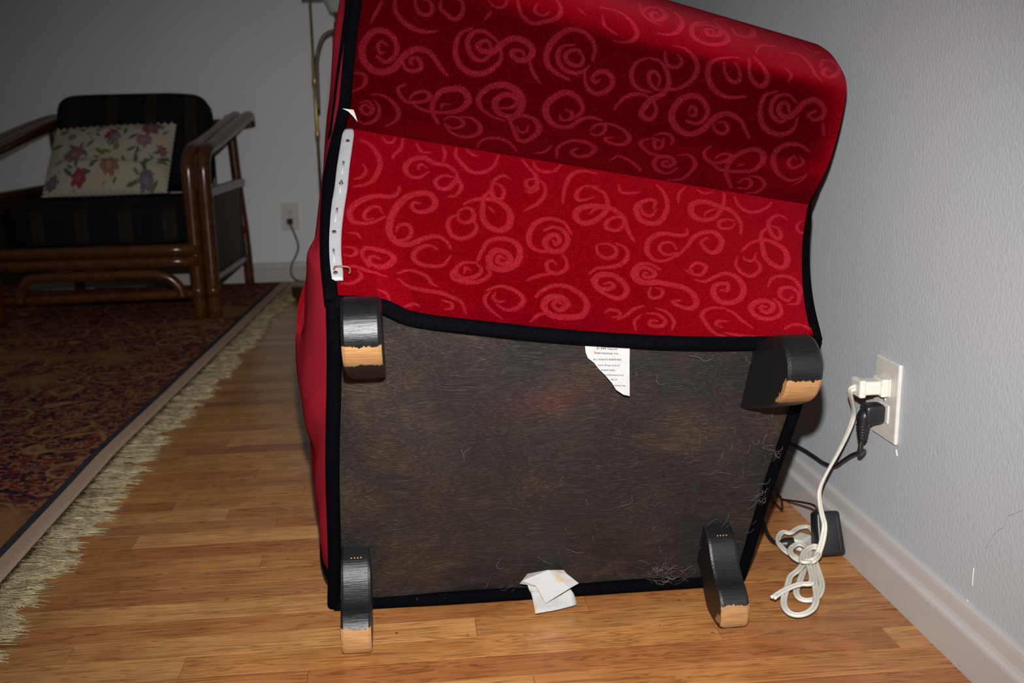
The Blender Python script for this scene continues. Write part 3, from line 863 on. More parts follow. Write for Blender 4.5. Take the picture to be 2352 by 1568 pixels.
# side faces with the arms behind them
def arm(name, A, B, inx, lens, grow):
    n = 60
    A = crv(A, n); B = crv(B, n)
    ln = np.interp(np.linspace(0, 1, n), np.linspace(0, 1, len(lens)), lens)
    sgn = -1 if inx > 0 else 1
    tt = np.linspace(0, 1, n)
    W = np.clip((tt - grow[0]) / .06, 0, 1)[:, None]; W2 = np.clip((tt - grow[1]) / .06, 0, 1)[:, None]
    DV = UPD * (1 - W) + np.array([0, .62, -.78]) * W * (1 - W2) + np.array([0, 1.0, -.05]) * W2
    mid = (A + B) / 2 + np.array([sgn * .006, 0, 0])
    Cc = B + DV * ln[:, None] * .55 + np.array([sgn * .012, 0, 0])
    E = B + DV * ln[:, None] + np.array([inx * .25, 0, 0])
    Fv = E + np.array([inx * .9, 0, 0]) - DV * (ln * .12)[:, None]
    G = A + np.array([inx, 0, 0]) + DV * (ln * .25 + .03)[:, None]
    ring = np.stack([A, mid, B, Cc, E, Fv, G], 1)
    ring[..., 2] = np.maximum(ring[..., 2], .006)
    m = 42
    out = np.zeros((n, m, 3))
    for i in range(n):
        loop = np.vstack([ring[i], ring[i][:1]])
        q = crv(loop, np.linspace(0, 1, m + 1))[:-1]
        out[i] = q
    cr_ = np.sin(np.linspace(0, 31, n))[:, None] * np.sin(np.linspace(0, 9, m))[None] + .7 * np.sin(np.linspace(2, 57, n)[:, None] + np.linspace(0, 14, m)[None])
    out[..., 0] += .0022 * cr_ * np.clip(np.minimum(np.arange(m), 30 - np.arange(m)) / 6, 0, 1)[None]
    out[..., 2] = np.maximum(out[..., 2], .004)
    V = out.reshape(-1, 3)
    Fq = grid_faces(n, m, True).tolist() + [list(range(m))[::-1], [(n - 1) * m + j for j in range(m)]]
    if inx < 0:
        Fq = [q[::-1] for q in Fq]
    return mesh(name, V, Fq, M_VELVET, chair)
sA = arr('side_A'); sB = arr('side_B')
arm('arm', sA, sB, .10, [.22, .26, .30, .30, .28, .2, .14, .10], (.44, .72))
# right hand side, mirrored in depth
tb = np.linspace(0, 1, 9)[:-1]
rA = np.vstack([BR + (TR - BR) * tb[:, None], crv(lo_R, 8)[:-1], crv(up_R, np.linspace(0, .72, 8))])
bul = np.interp(np.arange(len(rA)), [0, 3, 5, 7, 9, 12, 22], [.004, .02, .045, .058, .045, .012, .008])
rB = rA + np.stack([bul, np.interp(np.arange(len(rA)), [0, 4, 9, 22], [.02, .13, .16, .10]), 0 * bul], 1)
rB[:, 0] = np.minimum(rB[:, 0], WX - .05)
arm('arm', rA, rB, -.10, [.22, .26, .30, .30, .26, .16, .10, .08], (.30, .62))

# inner cushion of the back, seat box and seat cushion (on the far side)
uu2 = np.linspace(.03, .97, 24)
lo = S_lo(uu2, np.linspace(0, 1, 10)); up = S_up(uu2, np.linspace(.05, 1, 14))
inn = np.concatenate([lo + np.array([0, .055, -.085]), up + np.array([0, .11, -.03]) * np.linspace(.8, 1, 14)[:, None, None]])
outr = np.concatenate([lo, up])
outr = outr + np.array([0, .006, -.004])
nr, nc = inn.shape[:2]
V = np.concatenate([outr.reshape(-1, 3), inn.reshape(-1, 3)])
g = grid_faces(nr, nc); Fq = g.tolist() + (g[:, ::-1] + nr * nc).tolist()
bd = [(0, j) for j in range(nc)] + [(i, nc - 1) for i in range(1, nr)] + [(nr - 1, j) for j in range(nc - 2, -1, -1)] + [(i, 0) for i in range(nr - 2, 0, -1)]
ids = [i * nc + j for i, j in bd]
for a, b in zip(ids, ids[1:] + ids[:1]): Fq.append([b, a, a + nr * nc, b + nr * nc])
mesh('backrest_cushion', V, Fq, M_VELVET, chair)

def hexa(name, c8, mat, bev, seg=3):
    bm = bmesh.new()
    vs_ = [bm.verts.new(p) for p in c8]
    for q in ([0, 1, 3, 2], [4, 6, 7, 5], [0, 4, 5, 1], [2, 3, 7, 6], [0, 2, 6, 4], [1, 5, 7, 3]):
        bm.faces.new([vs_[i] for i in q])
    bmesh.ops.recalc_face_normals(bm, faces=bm.faces)
    bmesh.ops.bevel(bm, geom=list(bm.edges), offset=bev, segments=seg, affect='EDGES', profile=.5)
    me = bpy.data.meshes.new(name); bm.to_mesh(me); bm.free()
    for p in me.polygons: p.use_smooth = True
    o = bpy.data.objects.new(name, me); COL.objects.link(o); me.materials.append(mat)
    o.parent = chair; o.matrix_parent_inverse = parent_inv(chair)
    return o
ins = np.array([.012, 0, 0])
base = [BL + ins, BR - ins, TL + ins - (TL - BL) * .13, TR - ins - (TR - BR) * .08]
sh = lambda p, d: p + UPD * d
hexa('seat_box', [sh(p, .006) for p in base] + [sh(p, .15) for p in base], M_VELVET, .012)
cu = [BL + (TL - BL) * .05 + ins * 5, BR + (TR - BR) * .05 - ins * 5, BL + (TL - BL) * .8 + ins * 5, BR + (TR - BR) * .8 - ins * 5]
hexa('seat_cushion', [sh(p, .152) for p in cu] + [sh(p, .22) for p in cu], M_VELVET, .025)

# dust cover on the underside
nu, nv = 150, 120
u = np.linspace(0, 1, nu); v = np.linspace(0, 1, nv)
x0 = (row0[:, 0] - row0[0, 0]) / (row0[-1, 0] - row0[0, 0])
topc = np.stack([np.interp(u, x0, row0[:, k]) for k in range(3)], -1)
botc = BL + (BR - BL) * u[:, None]
P = botc[None] * (1 - v)[:, None, None] + topc[None] * v[:, None, None]
U, Vv = np.meshgrid(u, v)
sag = .006 * np.sin(np.pi * U) * np.sin(np.pi * Vv)
for _ in range(14):
    a, b, ph = RNG.uniform(-22, 22), RNG.uniform(-18, 18), RNG.uniform(0, 6.3)
    sag = sag + .0007 * np.sin(a * U + b * Vv + ph)
sag += .004 * np.exp(-((Vv - .05) / .025) ** 2) * (np.sin(23 * U) * .5 + np.sin(57 * U + 1) * .3) * np.sin(np.pi * U)
P = P + NRM * (sag + .001)[..., None]
st = .30 * np.exp(-((U - .45) / .09) ** 2 - ((Vv - .79 - .45 * (U - .45)) / .045) ** 2)
mesh('dust_cover', P.reshape(-1, 3), grid_faces(nv, nu), M_DUST, chair, attr={'stain': st.ravel()})

# black velvet piping: rear edge, front edge, two sides, then up both edges of the back
PR = .0088
r0s = row0.copy(); r0s = r0s + NRM * .004
tube('piping', r0s, PR, M_BLACK, chair, 12, 90)
tube('piping', [BL + NRM * .003, BL + (BR - BL) * .3 + NRM * .005, BL + (BR - BL) * .7 + NRM * .004, BR + NRM * .003], .0095, M_BLACK, chair, 12, 60)
jig = lambda A, B, n, s: [A + (B - A) * t + np.array([math.sin(9 * t + s) * .0012, 0, 0]) for t in np.linspace(0, 1, n)]
tube('piping', np.array(jig(BL + NRM * .003, TL + NRM * .003, 9, 0)) + np.array([-.001, 0, 0]), PR, M_BLACK, chair, 12, 70)
tube('piping', np.array(jig(BR + NRM * .002, TR + NRM * .002, 9, 1)) + np.array([.003, 0, 0]), PR * .9, M_BLACK, chair, 12, 70)
pl = np.vstack([crv(lo_L, 16)[:-1], crv(up_L, np.linspace(0, .85, 16))]) + np.array([-.003, .001, .0])
tube('piping', pl, PR * .92, M_BLACK, chair, 12, 110)
pr_ = np.vstack([crv(lo_R, 16)[:-1], crv(up_R, np.linspace(0, .55, 14))])
offx = np.interp(np.arange(len(pr_)), [0, 13, 17, 29], [.006, .005, .004, -.004]); offy = np.interp(np.arange(len(pr_)), [0, 14, 20, 29], [.004, .012, .035, .035])
tube('piping', pr_ + np.stack([offx, offy, 0 * offx], 1), PR * .8, M_BLACK, chair, 12, 110)
tube('piping', arr('front_welt'), .006, M_BLACK, chair, 10, 30)
# second welt on the outer edge of the left side of the back
pq = crv(sA, np.linspace(.66, 1, 12)) * .55 + crv(sB, np.linspace(.66, 1, 12)) * .45 + np.array([-.004, -.006, 0])
tube('piping', pq[3:], .004, M_BLACK, chair, 10, 60)

# feet, cut from plank: side profile (b along the underside, o outwards), extruded in x
def foot(B, T, x, prof, bare, width, off):
    d = (T - B) / np.linalg.norm(T - B)
    pf = crv(np.array(prof + prof[:1], float), 120)[:-1]
    t = np.arange(119) / 119
    nw = 13
    w = np.linspace(-.5, .5, nw)
    rnd = 1 - .05 * (np.abs(w) > .49)
    cen = pf.mean(0)
    V = np.zeros((nw, 119, 3)); at = np.zeros((nw, 119))
    for i in range(nw):
        sc = .965 if abs(w[i]) > .49 else 1.0
        q = cen + (pf - cen) * sc
        q[:, 1] = np.where(pf[:, 1] < .003, pf[:, 1], q[:, 1])
        V[i] = B + d * (q[:, :1] + off) + NRM * q[:, 1:]
        V[i][:, 0] = x + w[i] * width
        at[i] = sum(amp * np.exp(-((t - c) / s) ** 4) for c, s, amp in bare) * (1 - .12 * math.cos(w[i] * 7 + x * 9))
    Fq = grid_faces(nw, 119, True).tolist() + [list(range(119)), [(nw - 1) * 119 + j for j in range(119)][::-1]]
    Fq = [q[::-1] for q in Fq]
    return mesh('foot', V.reshape(-1, 3), Fq, M_FOOT, chair, smooth=False, attr={'bare': at.ravel()})
LL_ = np.linalg.norm(TL - BL); LR_ = np.linalg.norm(TR - BR)
rear = [(-.114, 0), (-.098, .019), (-.075, .044), (-.045, .077), (-.014, .106), (.010, .116), (.032, .114), (.048, .098), (.050, .072), (.034, .044), (.008, .022), (-.012, 0), (-.06, 0)]
front = [(.117, 0), (.113, .028), (.099, .052), (.091, .075), (.089, .097), (.080, .114), (.062, .1235), (.046, .1225), (.037, .108), (.028, .086), (.025, .068), (.034, .045), (.046, .024), (.046, 0), (.08, 0)]
foot(BL, TL, -.0455, rear, [(.375, .055, 1.0)], .0405, LL_)
foot(BR, TR, .440, rear, [(.36, .075, 1.0)], .0405, LR_ + .010)
ft1 = foot(BL, TL, -.079, front, [(.395, .078, 1.05)], .0385, 0)
ft2 = foot(BR, TR, .4215, front, [(.395, .068, .95)], .0385, 0)

M_SCAR = plain('bare_wood_nick', (.42, .25, .10), .7)
for ft, Bp, Tp, xc in ((ft1, BL, TL, -.079), (ft2, BR, TR, .4215)):
    d = (Tp - Bp) / np.linalg.norm(Tp - Bp)
    for q in range(4):
        p = Bp + d * .1158 + NRM * .022; p[0] = xc + (q - 1.2) * .0042
        v, f = tube_geo([p - d * .0006, p + d * .0006 + NRM * .001], .0010, 6)
        mesh('staple_scar', v, f, M_SCAR, ft)

# loose plastic tack strip with nail heads and a bent staple on the left edge of the back
sp = crv(arr('strip'), 50)
T, N_, B_ = frames(sp)
out = np.cross(T, np.array([1.0, 0, 0])); out /= np.linalg.norm(out, axis=1)[:, None]
out = np.where((out @ np.array([0, -1, .3]) < 0)[:, None], -out, out)
wid = np.interp(np.linspace(0, 1, 50), [0, .05, .5, .95, 1], [.006, .0078, .0082, .0088, .0075])
sec = [(-1, .004), (-1, .0062), (-.8, .0072), (-.3, .0078), (.3, .0078), (.8, .0072), (1, .0062), (1, .004)]
V = np.stack([sp + np.array([1.0, 0, 0]) * (wid * a)[:, None] + out * b for a, b in sec], 1)
Fq = grid_faces(50, 8, True).tolist() + [list(range(8))[::-1], [49 * 8 + j for j in range(8)]]
strip = mesh('tack_strip', V.reshape(-1, 3), Fq, M_STRIP, chair)
strip['label'] = 'milky plastic tack strip hanging off the left edge of the back'
for h in arr('strip_holes'):
    k = np.abs(sp - h).sum(1).argmin()
    p = h * .4 + sp[k] * .6 + out[k] * .0082
    v, f = tube_geo([p - out[k] * .001, p + out[k] * .0006], .0026, 12)
    mesh('nail_head', v, f, M_NAIL, strip)
for fr in (.27, .40, .58, .83):
    k = int(fr * 49)
    v, f = tube_geo([sp[k] + out[k] * .0079, sp[k + 4] + out[k + 4] * .0079], [.0014, .0006], 6)
    mesh('moulded_slot', v, f, m_plastic('strip_slot', (.45, .40, .42), .4) if fr == .27 else bpy.data.materials['strip_slot'], strip)
stp = arr('staple') + out[-1] * .011
tube('staple', stp, .0011, M_RUST, strip, 8, 24)
scr = arr('scrap')
mesh('torn_backing', np.vstack([scr, scr + np.array([0, .0012, 0])]), [list(range(6)), [11, 10, 9, 8, 7, 6]] + [[i, (i + 1) % 6, (i + 1) % 6 + 6, i + 6] for i in range(6)], M_LABEL, chair, smooth=False)

# sewn-in labels
def sheet(name, poly, th, mat, parent):
    n = len(poly); poly = np.asarray(poly)
    c = poly.mean(0)
    V = np.vstack([poly, poly - NRM * th])
    return mesh(name, V, [list(range(n)), [2 * n - 1 - i for i in range(n)]] + [[i, (i + 1) % n, (i + 1) % n + n, i + n] for i in range(n)], mat, parent, smooth=False)
M_LAB1 = None
lab = sheet('sewn_label', arr('label1'), .0005, M_LABEL, chair)
lab['label'] = 'white printed label sewn under the piping'
ex = (BR - BL) / np.linalg.norm(BR - BL)
for s, (a, b) in DATA['text1']:
    a = np.array(a) + NRM * .0012; b = np.array(b) + NRM * .0012
    cu_ = bpy.data.curves.new('printed_text', 'FONT')
    cu_.body = s; cu_.size = 1.0; cu_.resolution_u = 2
    to = bpy.data.objects.new('tmp', cu_)
    COL.objects.link(to)
    bpy.context.view_layer.update()
    me = bpy.data.meshes.new_from_object(to.evaluated_get(bpy.context.evaluated_depsgraph_get()))
    bpy.data.objects.remove(to)
    co = np.zeros(len(me.vertices) * 3, np.float32); me.vertices.foreach_get('co', co); co = co.reshape(-1, 3)
    wdt = co[:, 0].max() - co[:, 0].min(); co[:, 0] -= co[:, 0].min()
    dx = (b - a); k = np.linalg.norm(dx) / wdt; dx /= np.linalg.norm(dx)
    dz = np.cross(dx, -NRM); dz = dz if dz[2] > 0 else -dz
    kk = min(k, .0052)
    Wd = a + dx * (co[:, :1] * k) + dz * (co[:, 1:2] - .35) * kk
    me.vertices.foreach_set('co', Wd.astype(np.float32).ravel()); me.update()
    ob = bpy.data.objects.new('printed_text', me); COL.objects.link(ob); me.materials.append(M_INK)
    ob.parent = lab
lowg = arr('label2_low')
gl = np.stack([crv(lowg[:, j], 14) for j in range(3)], 1)
gl = np.stack([crv(gl[i], 10) for i in range(14)])
gl[..., 2] = np.maximum(gl[..., 2], .004)
tagl = mesh('care_label', gl.reshape(-1, 3), grid_faces(14, 10), M_LABEL, chair)
so = tagl.modifiers.new('thick', 'SOLIDIFY'); so.thickness = .0006
tagl['label'] = 'crumpled white label folded over the front edge'
fl_ = arr('label2_flap')
sheet('label_flap', fl_, .0006, M_LABEL, tagl)

# lint and hairs caught on the underside
def on_panel(a, b, o=.004):
    top_ = np.array([np.interp(a, x0, row0[:, k]) for k in range(3)])
    bot_ = BL + (BR - BL) * a
    return bot_ * (1 - b) + top_ * b + NRM * o
parts = []
spots = [(.79, .09, .016, 90), (.815, .03, .016, 80), (.985, .4, .015, 40), (.985, .6, .015, 60), (.60, .22, .05, 22), (.33, .06, .05, 14), (.90, .55, .09, 40), (.92, .30, .07, 34), (.72, .45, .16, 30), (.5, .5, .45, 60), (.93, .08, .05, 30), (.2, .12, .12, 14), (.55, .05, .06, 14), (.97, .75, .04, 24)]
for ca, cb, sd, n in spots:
    for _ in range(int(n * .3)):
        a = np.clip(ca + RNG.normal(0, sd), .03, .995); b = np.clip(cb + RNG.normal(0, sd), .01, .96)
        L = RNG.uniform(.006, .035); th = RNG.uniform(0, 6.28)
        P = []
        for q in range(6):
            P.append(on_panel(a, b, .009 + .002 * math.sin(q)))
            th += RNG.normal(0, .6)
            a = np.clip(a + math.cos(th) * L / 5 / .57, .01, 1.0); b = np.clip(b + math.sin(th) * L / 5 / .5, 0, .98)
        parts.append(tube_geo(np.array(P), RNG.uniform(.00008, .0002), 3))
v, f = join_geo(parts)
lint = mesh('lint', v, f, M_LINT, chair, kind='stuff')

# ------------------------------------------------------------ wall outlets, plugs, cords
def outlet(c, axis, label):
    """axis 'x': on the right wall facing -X; 'y': on the back wall facing -Y."""
    if axis == 'x':
        ea, en = Vector((0, 1, 0)), Vector((-1, 0, 0))
    else:
        ea, en = Vector((1, 0, 0)), Vector((0, -1, 0))
    R = Matrix((ea, en, Vector((0, 0, 1)))).transposed().to_4x4()
    Mx = Matrix.Translation(c) @ R
    t = thing('wall_outlet', label, 'outlet', c)
    rbox('cover_plate', (.072, .0065, .116), .0028, M_PLATE, t, Mx @ Matrix.Translation((0, .00325, 0)), 3)
    for s in (1, -1):
        fc = rbox('socket_face', (.030, .004, .027), .0018, M_PLATE, t, Mx @ Matrix.Translation((0, .0065, s * .0195)), 2)
        for dx in (-.0065, .0065):
            rbox('slot', (.0022, .0012, .008), 0, M_SLOT, fc, Mx @ Matrix.Translation((dx, .0086, s * .0195 + .003)))
        rbox('slot', (.0045, .0012, .0045), .001, M_SLOT, fc, Mx @ Matrix.Translation((0, .0086, s * .0195 - .007)))
    v, f = tube_geo([np.array(Mx @ Vector((0, .006, 0))), np.array(Mx @ Vector((0, .0076, 0)))], .0032, 14)
    mesh('screw', v, f, M_SCREW, t)
    return Mx
MR = outlet(Vector((WX, 1.338, .277)), 'x', 'ivory duplex wall outlet low on the right wall, both sockets in use')
MB_ = outlet(Vector((-.470, WY, .276)), 'y', 'dim ivory wall outlet on the back wall behind the rattan chair')

# white extension cord: plug, cable with a tied hank on the floor, socket end
ext = thing('extension_cord', 'white two-wire extension cord plugged in above and knotted in a hank on the floor', 'cord', (.58, 1.4, 0))
pz = .277 + .0195
rbox('plug', (.026, .024, .020), .003, M_WHITEPL, ext, Matrix.Translation((WX - .0085 - .022, 1.338, pz)), 2)
rbox('plug', (.011, .030, .026), .002, M_WHITEPL, ext, Matrix.Translation((WX - .0085 - .0055, 1.338, pz)), 2)
rbox('plug_grip', (.010, .031, .026), .003, M_WHITEPL, ext, Matrix.Translation((WX - .0085 - .038, 1.338, pz)), 2)
wc = arr('white_cord')
wc[0] = (WX - .050, 1.338, pz)
wc[1] = (WX - .056, 1.345, pz - .008)
P = crv(wc, 420)
for _ in range(3): P[1:-1] = (P[:-2] + 2 * P[1:-1] + P[2:]) / 4
T, N_, B_ = frames(P)
tw = np.interp(np.arange(420), [0, 60, 110, 130, 420], [0, 2.2, 5.5, 6.283, 6.283])
side = N_ * np.cos(tw)[:, None] + B_ * np.sin(tw)[:, None]
hz = np.cross(T, [0, 0, 1.0]); hz /= np.linalg.norm(hz, axis=1)[:, None] + 1e-9
k = np.clip((np.arange(420) - 120) / 15, 0, 1)[:, None]
side = side * (1 - k) + hz * k; side /= np.linalg.norm(side, axis=1)[:, None] + 1e-9
v, f = join_geo([tube_geo(P + side * .0023, .0026, 8), tube_geo(P - side * .0023, .0026, 8)])
mesh('cable', v, f, M_CORDW, ext)
ws = arr('white_socket'); d = ws[1] - ws[0]
ang = math.atan2(d[1], d[0]); mid = (ws[0] + ws[1]) / 2
rbox('socket_end', (.036, .024, .018), .004, M_WHITEPL, ext, Matrix.Translation(Vector(mid)) @ Matrix.Rotation(ang, 4, 'Z'), 2)

# black right-angle plug and its cable along the wall
bp = thing('power_cable', 'black power cable with ridged angled plug in the lower socket', 'cable', (.64, 1.34, 0))
pz2 = .277 - .0195
rbox('plug_head', (.030, .026, .028), .006, M_BLACKPL, bp, Matrix.Translation((WX - .0085 - .0155, 1.338, pz2)), 3)
xs = WX - .0085 - .026
neck = np.array([(xs + .006, 1.338, pz2 + .004), (xs - .001, 1.338, pz2 - .006), (xs - .002, 1.338, pz2 - .020), (xs - .002, 1.340, pz2 - .040)])
tube('strain_relief', neck, [.011, .011, .0085, .0055], M_BLACKPL, bp, 14, 16)
for q in range(5):
    p = np.array((xs - .002, 1.339, pz2 - .018 - q * .0045))
    v, f = tube_geo([p + (0, 0, .0009), p - (0, 0, .0009)], .0098 - q * .0007, 14)
    mesh('ridge', v, f, M_BLACKPL, bp)
bh = arr('black_hang'); bh[0] = (xs - .002, 1.340, pz2 - .038); bh[1] = (xs - .003, 1.343, pz2 - .062)
bh[:, 0] = np.minimum(bh[:, 0], WX - .012)
tube('cable', bh, .0031, M_BLACKPL, bp, 10, 120)

# power adapter standing by the baseboard and its thin lead
ad = thing('power_adapter', 'black box power adapter resting on the floor against the baseboard', 'adapter', (.64, 1.43, 0))
bb = arr('brick_base')
Mb = Matrix.Translation((.6395, 1.432, .036)) @ Matrix.Rotation(math.radians(-20), 4, 'X') @ Matrix.Rotation(math.radians(4), 4, 'Z')
rbox('case', (.046, .030, .068), .005, M_BLACKPL, ad, Mb, 3, (.86, .8))
rbox('case_seam', (.0012, .001, .052), 0, plain('seam_plastic', (.03, .03, .034), .3), ad, Mb @ Matrix.Translation((.013, -.0142, .0)) @ Matrix.Rotation(math.radians(-4), 4, 'X'))
ac = arr('adapter_cord'); ac[0] = np.array(Mb @ Vector((-.014, 0, .030))); ac[1] = ac[0] + np.array([-.003, .010, .012])
ac[:, 0] = np.minimum(ac[:, 0], WX - .025)
tube('lead', ac, .0019, M_BLACKPL, ad, 8, 110)

lowb = thing('appliance_cord', "black appliance cord running from under the chair into the white cord's socket", 'cord', (.5, 1.5, 0))
tube('cable', arr('low_black'), .0036, M_BLACKPL, lowb, 10, 50)
lp = arr('low_plug')
tube('plug', np.array([lp[0], lp[0] * .6 + lp[1] * .4, lp[1]]), [.006, .0095, .0095], M_BLACKPL, lowb, 14, 14)

# ------------------------------------------------------------ floor lamp by the back wall
lampX, lampY = -.208, 4.03
lamp = thing('floor_lamp', 'brass and dark wood floor lamp with white glass shade behind the red chair', 'lamp', (lampX - .07, lampY, 0))
lathe('base', [(.001, 0), (.155, 0), (.160, .006), (.160, .040), (.152, .050), (.05, .056), (.02, .075), (.001, .08)], (lampX - .07, lampY, 0), M_DARKWOOD, lamp, 48)
lathe('wooden_post', [(.013, .06), (.017, .2), (.014, .6), (.016, .90), (.021, .95), (.021, .985), (.016, 1.0), (.013, 1.03)], (lampX, lampY, 0), M_DARKWOOD, lamp, 20)
bx = -.304
lathe('brass_pole', [(.0055, .05), (.0055, .60), (.0085, .61), (.0085, .63), (.0065, .64), (.0065, .80), (.0095, .81), (.0095, .825), (.007, .84), (.007, .90), (.005, .91), (.005, 1.6)], (bx, lampY, 0), M_BRASS, lamp, 16)
tube('curved_arm', [(bx + .008, lampY, .70), (bx + .010, lampY, .82), (bx + .014, lampY, .90), (bx + .034, lampY, .965), (bx + .062, lampY, .992), (lampX, lampY, .998)], .008, M_DARKWOOD, lamp, 12, 40)
lathe('socket', [(.008, 1.01), (.009, 1.02), (.009, 1.055), (.016, 1.06), (.016, 1.07)], (lampX, lampY, 0), M_BRASS, lamp, 18)
lathe('glass_shade', [(.015, 1.062), (.026, 1.066), (.031, 1.08), (.040, 1.10), (.060, 1.13), (.10, 1.17), (.155, 1.20), (.150, 1.203), (.06, 1.14), (.02, 1.075)], (lampX, lampY, 0), M_GLASS, lamp, 32)
tube('cross_bar', [(bx - .03, lampY, 1.112), (bx, lampY, 1.114), (bx + .045, lampY, 1.113)], .005, M_DARKWOOD, lamp, 8, 8)

lc = thing('lamp_cord', 'thin grey cord drooping from the back wall outlet to the lamp base', 'cord', (-.46, 4.4, 0))
rbox('plug', (.024, .022, .024), .004, M_SLOT, lc, Matrix.Translation((-.470, WY - .020, .256)), 2)
tube('cable', [(-.470, WY - .028, .252), (-.462, WY - .036, .232), (-.449, WY - .034, .195), (-.440, WY - .028, .150), (-.452, WY - .030, .112), (-.470, WY - .036, .080), (-.476, WY - .045, .040), (-.455, WY - .07, .014), (-.42, WY - .12, .012), (-.372, WY - .30, .012)], .0042, M_GREYCORD, lc, 8, 70)

# ------------------------------------------------------------ rattan armchair with cushions
rc = thing('rattan_armchair', 'dark varnished rattan armchair standing on the rug by the back wall', 'armchair', (-1.02, 3.95, .009))
Z0 = .0098
FX = (-.705, -.656)             # paired poles of the right front leg
def side_frame(xs, xb):
    """paired poles: front leg bending back into the arm"""
    for i, x in enumerate(xs):
        tube('arm_pole', [(x, 3.59, Z0), (x, 3.585, .25), (x, 3.578, .48), (x + .001, 3.59, .548), (x + .006, 3.64, .583), (x + .016, 3.78, .605), (x + .040, 4.05, .652), (xb[i], 4.27, .690), (xb[i], 4.325, .684), (xb[i], 4.335, .655)], .0235, M_RATTAN, rc, 14, 90)
side_frame(FX, (-.645, -.596))
side_frame((-1.425, -1.376), (-1.345, -1.296))
for x in (-.640, -1.325):
    tube('rear_leg', [(x - .03, 4.30, .70), (x - .02, 4.315, .45), (x - .005, 4.325, .2), (x, 4.33, Z0)], .020, M_RATTAN, rc, 14, 30)
for x, s in ((-.665, 1), (-1.37, -1)):
    tube('side_rail', [(x - .01, 3.60, .432), (x + .02, 4.31, .432)], .019, M_RATTAN, rc, 12, 8)
    tube('side_rail', [(x - .01, 3.60, .125), (x + .02, 4.31, .125)], .015, M_RATTAN, rc, 12, 8)
    V = [(x - .012, 3.60, .13), (x + .018, 4.31, .13), (x + .018, 4.31, .43), (x - .012, 3.60, .43)]
    V = V + [(a - .006, b, c) for a, b, c in V]
    mesh('cane_panel', V, [[0, 1, 2, 3], [7, 6, 5, 4], [0, 4, 5, 1], [1, 5, 6, 2], [2, 6, 7, 3], [3, 7, 4, 0]], M_CANE, rc, smooth=False)
for z in (.252, .212):
    tube('front_rail', [(-1.40, 3.575, z), (-.69, 3.575, z)], .0205, M_RATTAN, rc, 14, 8)
tube('front_arch', [(-1.29, 3.565, .085), (-1.285, 3.565, .12), (-1.262, 3.562, .158), (-1.22, 3.56, .172), (-1.0, 3.56, .173), (-.86, 3.56, .173), (-.80, 3.562, .160), (-.765, 3.565, .125), (-.755, 3.565, .09)], .017, M_RATTAN, rc, 14, 60)
tube('front_stretcher', [(-1.38, 3.59, .093), (-.69, 3.59, .098)], .017, M_RATTAN, rc, 14, 8)
tube('rear_rail', [(-1.33, 4.31, .24), (-.64, 4.31, .24)], .018, M_RATTAN, rc, 12, 8)
tube('top_rail', [(-1.35, 4.325, .665), (-.60, 4.325, .665)], .020, M_RATTAN, rc, 12, 8)
for x in np.linspace(-1.22, -.75, 6):
    tube('back_spindle', [(x, 4.315, .24), (x, 4.325, .66)], .010, M_RATTAN, rc, 10, 6)
for yb in (3.7, 3.95, 4.2):
    tube('seat_slat', [(-1.37, yb, .243), (-.665, yb, .243)], .012, M_RATTAN, rc, 10, 6)
for x in FX:
    for z in (.415, .105):
        v, f = tube_geo([(x, 3.583, z - .018), (x, 3.583, z - .006), (x, 3.583, z + .006), (x, 3.583, z + .018)], [.0238, .0255, .0255, .0238], 14)
        mesh('cane_wrap', v, f, M_RATTAN, rc)

def cushion(name, c, size, R, label, cat, mat, p=4.0, n=40, bulge=.25, wr=.004, seed=1):
    """rounded block cushion with softened edges"""
    r = np.random.default_rng(seed)
    th = np.linspace(-np.pi / 2, np.pi / 2, n); ph = np.linspace(-np.pi, np.pi, 2 * n, endpoint=False)
    sp = lambda w, e: np.sign(w) * np.abs(w) ** e
    TH, PH = np.meshgrid(th, ph, indexing='ij')
    e1, e2 = .28, .30
    x = sp(np.cos(TH), e1) * sp(np.cos(PH), e2); y = sp(np.sin(TH), e1); z = sp(np.cos(TH), e1) * sp(np.sin(PH), e2)
    x = x * size[0] / 2; z2 = z * size[2] / 2; y2 = y * size[1] / 2
    d = sum(np.sin(r.uniform(-14, 14) * x / .3 + r.uniform(-9, 9) * z2 / .3 + r.uniform(0, 6)) for _ in range(5)) / 5 * wr
    y2 = y2 * (1 + bulge * (1 - (x / size[0] * 2) ** 2) * (1 - (z2 / size[2] * 2) ** 2)) + d
    V = np.stack([x, y2, z2], -1).reshape(-1, 3) @ np.array(R.to_3x3()).T + np.array(c)
    o = mesh(name, V, grid_faces(n, 2 * n, True)[:, ::-1], mat)
    return tag(o, label, cat)
cushion('seat_cushion', (-1.035, 3.905, .335), (.64, .14, .64), Matrix.Rotation(math.radians(90), 4, 'X'), 'dark plaid box cushion on the seat of the rattan armchair', 'cushion', M_PLAID, seed=2, bulge=.12)
cushion('back_cushion', (-1.005, 4.172, .600), (.57, .15, .36), Matrix.Rotation(math.radians(-14), 4, 'X'), 'dark plaid cushion leaning against the back of the rattan armchair', 'cushion', M_PLAID, seed=3, bulge=.35, wr=.010)

